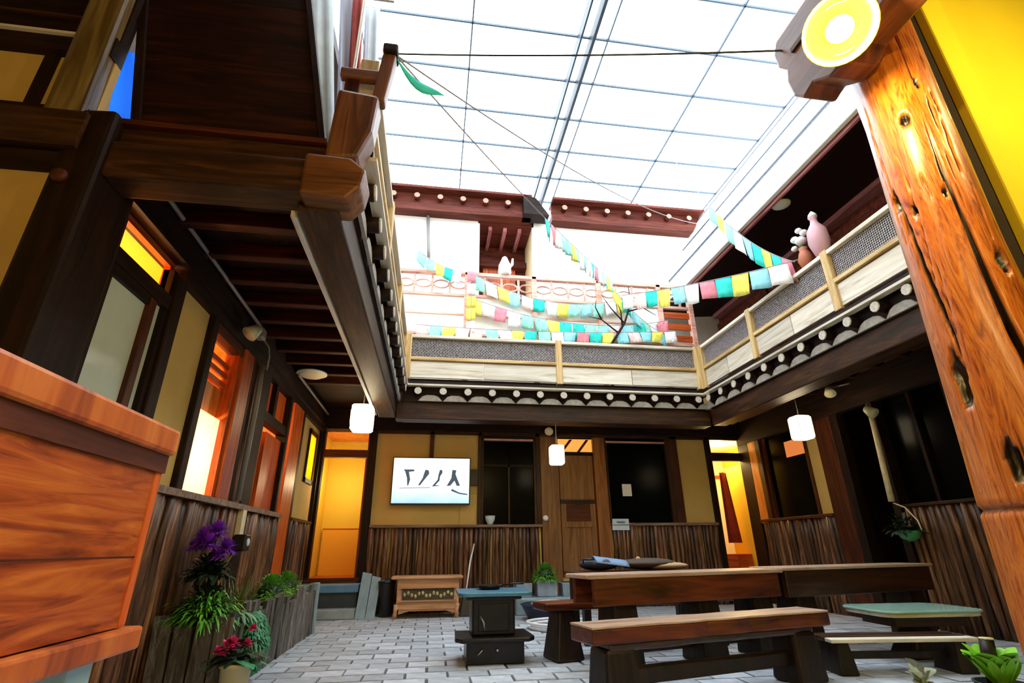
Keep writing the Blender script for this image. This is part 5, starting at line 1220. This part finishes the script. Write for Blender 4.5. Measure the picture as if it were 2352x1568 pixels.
# nearer slab table
t1 = thing('slab_table', 'reddish thick slab table behind the low log bench', 'table', (2.45, 5.22, 0), RZ_T)
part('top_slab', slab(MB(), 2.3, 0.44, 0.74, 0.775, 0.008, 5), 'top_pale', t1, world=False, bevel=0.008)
part('apron', MB().box(-1.1, 1.1, -0.205, -0.15, 0.52, 0.74), 'bench', t1, world=False, bevel=0.01)
part('apron', MB().box(-1.1, 1.1, 0.15, 0.2, 0.52, 0.74), 'bench', t1, world=False, bevel=0.01)
for s in (-0.75, 0.2, 0.9): part('leg', flared_leg(MB(), s, 0, 0.22, 0.3, 0.26, 0.34, 0.735), 'leg_dark', t1, world=False, bevel=0.02)
part('foot_rail', MB().box(-0.75, 0.9, -0.04, 0.04, 0.12, 0.2), 'leg_dark', t1, world=False)
# rear bench
b2 = thing('log_bench', 'log bench with flared legs behind the reddish slab table', 'bench', (2.25, 5.82, 0), RZ_T)
part('seat', slab(MB(), 2.4, 0.32, 0.43, 0.5, 0.02, 6), 'bench', b2, world=False, bevel=0.015)
for s in (-0.95, 0.85): part('leg', flared_leg(MB(), s, 0, 0.17, 0.3, 0.22, 0.34, 0.43), 'leg_dark', b2, world=False, bevel=0.02)
part('stretcher', MB().box(-0.85, 0.8, -0.04, 0.04, 0.14, 0.22), 'leg_dark', b2, world=False)
# farther dark table at right
t2 = thing('slab_table', 'darker slab table at the right beside the log post', 'table', (4.75, 5.78, 0), math.radians(12.5))
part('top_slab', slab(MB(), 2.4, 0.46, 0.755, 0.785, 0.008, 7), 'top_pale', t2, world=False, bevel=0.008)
part('apron', MB().box(-1.15, 1.15, -0.21, -0.15, 0.5, 0.755), 'bench_dark', t2, world=False, bevel=0.01)
part('apron', MB().box(-1.15, 1.15, 0.15, 0.2, 0.5, 0.755), 'bench_dark', t2, world=False, bevel=0.01)
for s in (-0.85, 0.9): part('leg', flared_leg(MB(), s, 0, 0.22, 0.34, 0.26, 0.34, 0.75), 'leg_dark', t2, world=False, bevel=0.02)
# glass topped table
gt = thing('glass_table', 'low table with pale green rounded glass top at the right', 'table', (4.72, 5.0, 0), math.radians(-4))
pts = []
for cx, cy, a0 in ((0.36,0.2,0),(-0.36,0.2,PI/2),(-0.36,-0.2,PI),(0.36,-0.2,1.5*PI)):
    for i in range(7): t = a0+PI/2*i/6; pts.append((cx+0.16*math.cos(t), cy+0.16*math.sin(t)))
part('glass_top', MB().prism(pts, 0.405, 0.425, 'xy'), 'glass_top', gt, world=False, bevel=0.005)
part('wood_rim', MB().prism([(p[0]*0.97, p[1]*0.95) for p in pts], 0.37, 0.404, 'xy'), 'pale_x', gt, world=False, bevel=0.008)
part('apron', MB().box(-0.36, 0.36, -0.22, 0.22, 0.28, 0.37), 'bench_dark', gt, world=False)
part('pedestal', flared_leg(MB(), 0, 0, 0.16, 0.42, 0.16, 0.36, 0.3), 'leg_dark', gt, world=False, bevel=0.03)
# low slatted bench in front of the glass table
lb = thing('slatted_bench', 'low dark bench with pale slats before the glass table', 'bench', (3.98, 4.5, 0), math.radians(-8))
for yv in (-0.13, 0.0, 0.13): part('slat', MB().box(-0.62, 0.62, yv-0.05, yv+0.05, 0.24, 0.27), 'pale_x' if yv < 0 else 'bench_dark', lb, world=False, bevel=0.006)
for s in (-0.5, 0.5): part('leg', flared_leg(MB(), s, 0, 0.1, 0.16, 0.26, 0.3, 0.24), 'leg_dark', lb, world=False, bevel=0.01)
part('stretcher', MB().box(-0.5, 0.5, -0.03, 0.03, 0.1, 0.15), 'leg_dark', lb, world=False)
# clutter on a rear stand
rs_ = thing('rear_stand', 'dark wooden stand holding the bags behind the reddish slab table', 'stand', (2.45, 6.5, 0), math.radians(6))
part('stand_top', MB().box(-0.8, 0.8, -0.25, 0.25, 0.7, 0.74), 'bench_dark', rs_, world=False, bevel=0.008)
for sx in (-0.7, 0.7):
    for sy in (-0.18, 0.18): part('leg', MB().box(sx-0.04, sx+0.04, sy-0.04, sy+0.04, 0, 0.7), 'leg_dark', rs_, world=False)
bg1 = thing('bag', 'slumped navy bag with a blue flap behind the reddish slab table', 'bag', (2.0, 6.42, 0.74))
part('bag_body', MB().ball((2.0,6.4,0.815), 0.2, 16, 8, (1.25,0.9,0.36)), 'navy', bg1, True)
part('flap', MB().sheet(lambda u, v: (1.92+0.4*u, 6.22+0.3*v, 0.83+0.07*math.sin(PI*v)-0.05*u), 8, 6, 0.008, (0,-0.5,1)), 'sky_fabric', bg1, True)
part('strap', MB().tube([(1.8,6.35,0.8),(1.78,6.3,0.87),(1.9,6.25,0.87)], 0.012, 6), 'black', bg1, True)
bg2 = thing('blanket', 'brown folded blanket with a tan edge beside the navy bag', 'blanket', (2.75, 6.5, 0.74))
part('fold', MB().ball((2.65,6.5,0.81), 0.3, 16, 8, (1.3,0.7,0.22)), 'brown_fabric', bg2, True)
part('fold', MB().ball((2.85,6.44,0.785), 0.22, 16, 8, (1.4,0.7,0.2)), 'tan_fabric', bg2, True)
part('tassel', MB().ball((2.52,6.45,0.86), 0.035, 8, 5), 'tan_fabric', bg2, True)
# lime plant bottom right
lpn = thing('leafy_plant', 'lime green broad-leaved plant in a pot at the lower right corner', 'potted plant', (3.68, 3.35, 0))
part('pot', MB().lathe([(0.1,0),(0.11,0.01),(0.14,0.16),(0.15,0.17),(0.13,0.17),(0.12,0.14)], (3.68,3.35,0), 18), 'stone_dark', lpn, True)
for k in range(16):
    a = k*2.4; q = MB(); leaf(q, (3.68+0.03*math.cos(a),3.35+0.03*math.sin(a),0.14+0.004*k), (math.cos(a)*0.5, math.sin(a)*0.5, 1.0+0.2*(k % 3)), 0.33, 0.15, 0.4, 6)
    part('leaf', q, 'leaf_lime', lpn, True)
part('stump', MB().tube([(3.72,3.42,0.1),(3.73,3.42,0.3),(3.75,3.42,0.4)], [0.05,0.045,0.04], 10), 'leg_dark', lpn, True)
part('cut_end', MB().lathe([(0.04,0),(0.042,0.008)], (3.75,3.42,0.4), 12), 'beige', lpn, True)
dpn = thing('dry_plant', 'pale dry leaved plant beside the lime green plant', 'plant', (3.2, 3.45, 0))
part('leaves', bush(MB(), (3.22,3.45,0.12), 0.12, 26, 0.13, 0.07, RN, 1.2, 0.5), plain('dry_leaf', (0.3,0.32,0.2), 0.6, noise=0.3), dpn)
part('stem', MB().tube([(3.22,3.45,0),(3.22,3.45,0.2)], 0.012, 6), 'leaf_olive', dpn, True)

# ------------------------------------------------------------------ groups of alike things
GROUPS = {'hanging_lantern': 'white paper lanterns', 'dish_lamp': 'yellow dish lamps', 'spotlight': 'small spotlights', 'hanging_cloth': 'laundry above the newel post',
          'slab_table': 'slab tables', 'log_bench': 'log benches', 'balcony': 'timber balconies', 'conduit': 'grey conduits', 'bush': 'bushes in the planter',
          'leaning_board': 'grey leaning boards', 'trough': 'blue grey troughs'}
for o in list(scene.objects):
    if o.parent is None and 'label' in o:
        g = GROUPS.get(o.name.split('.')[0])
        if g: o['group'] = g
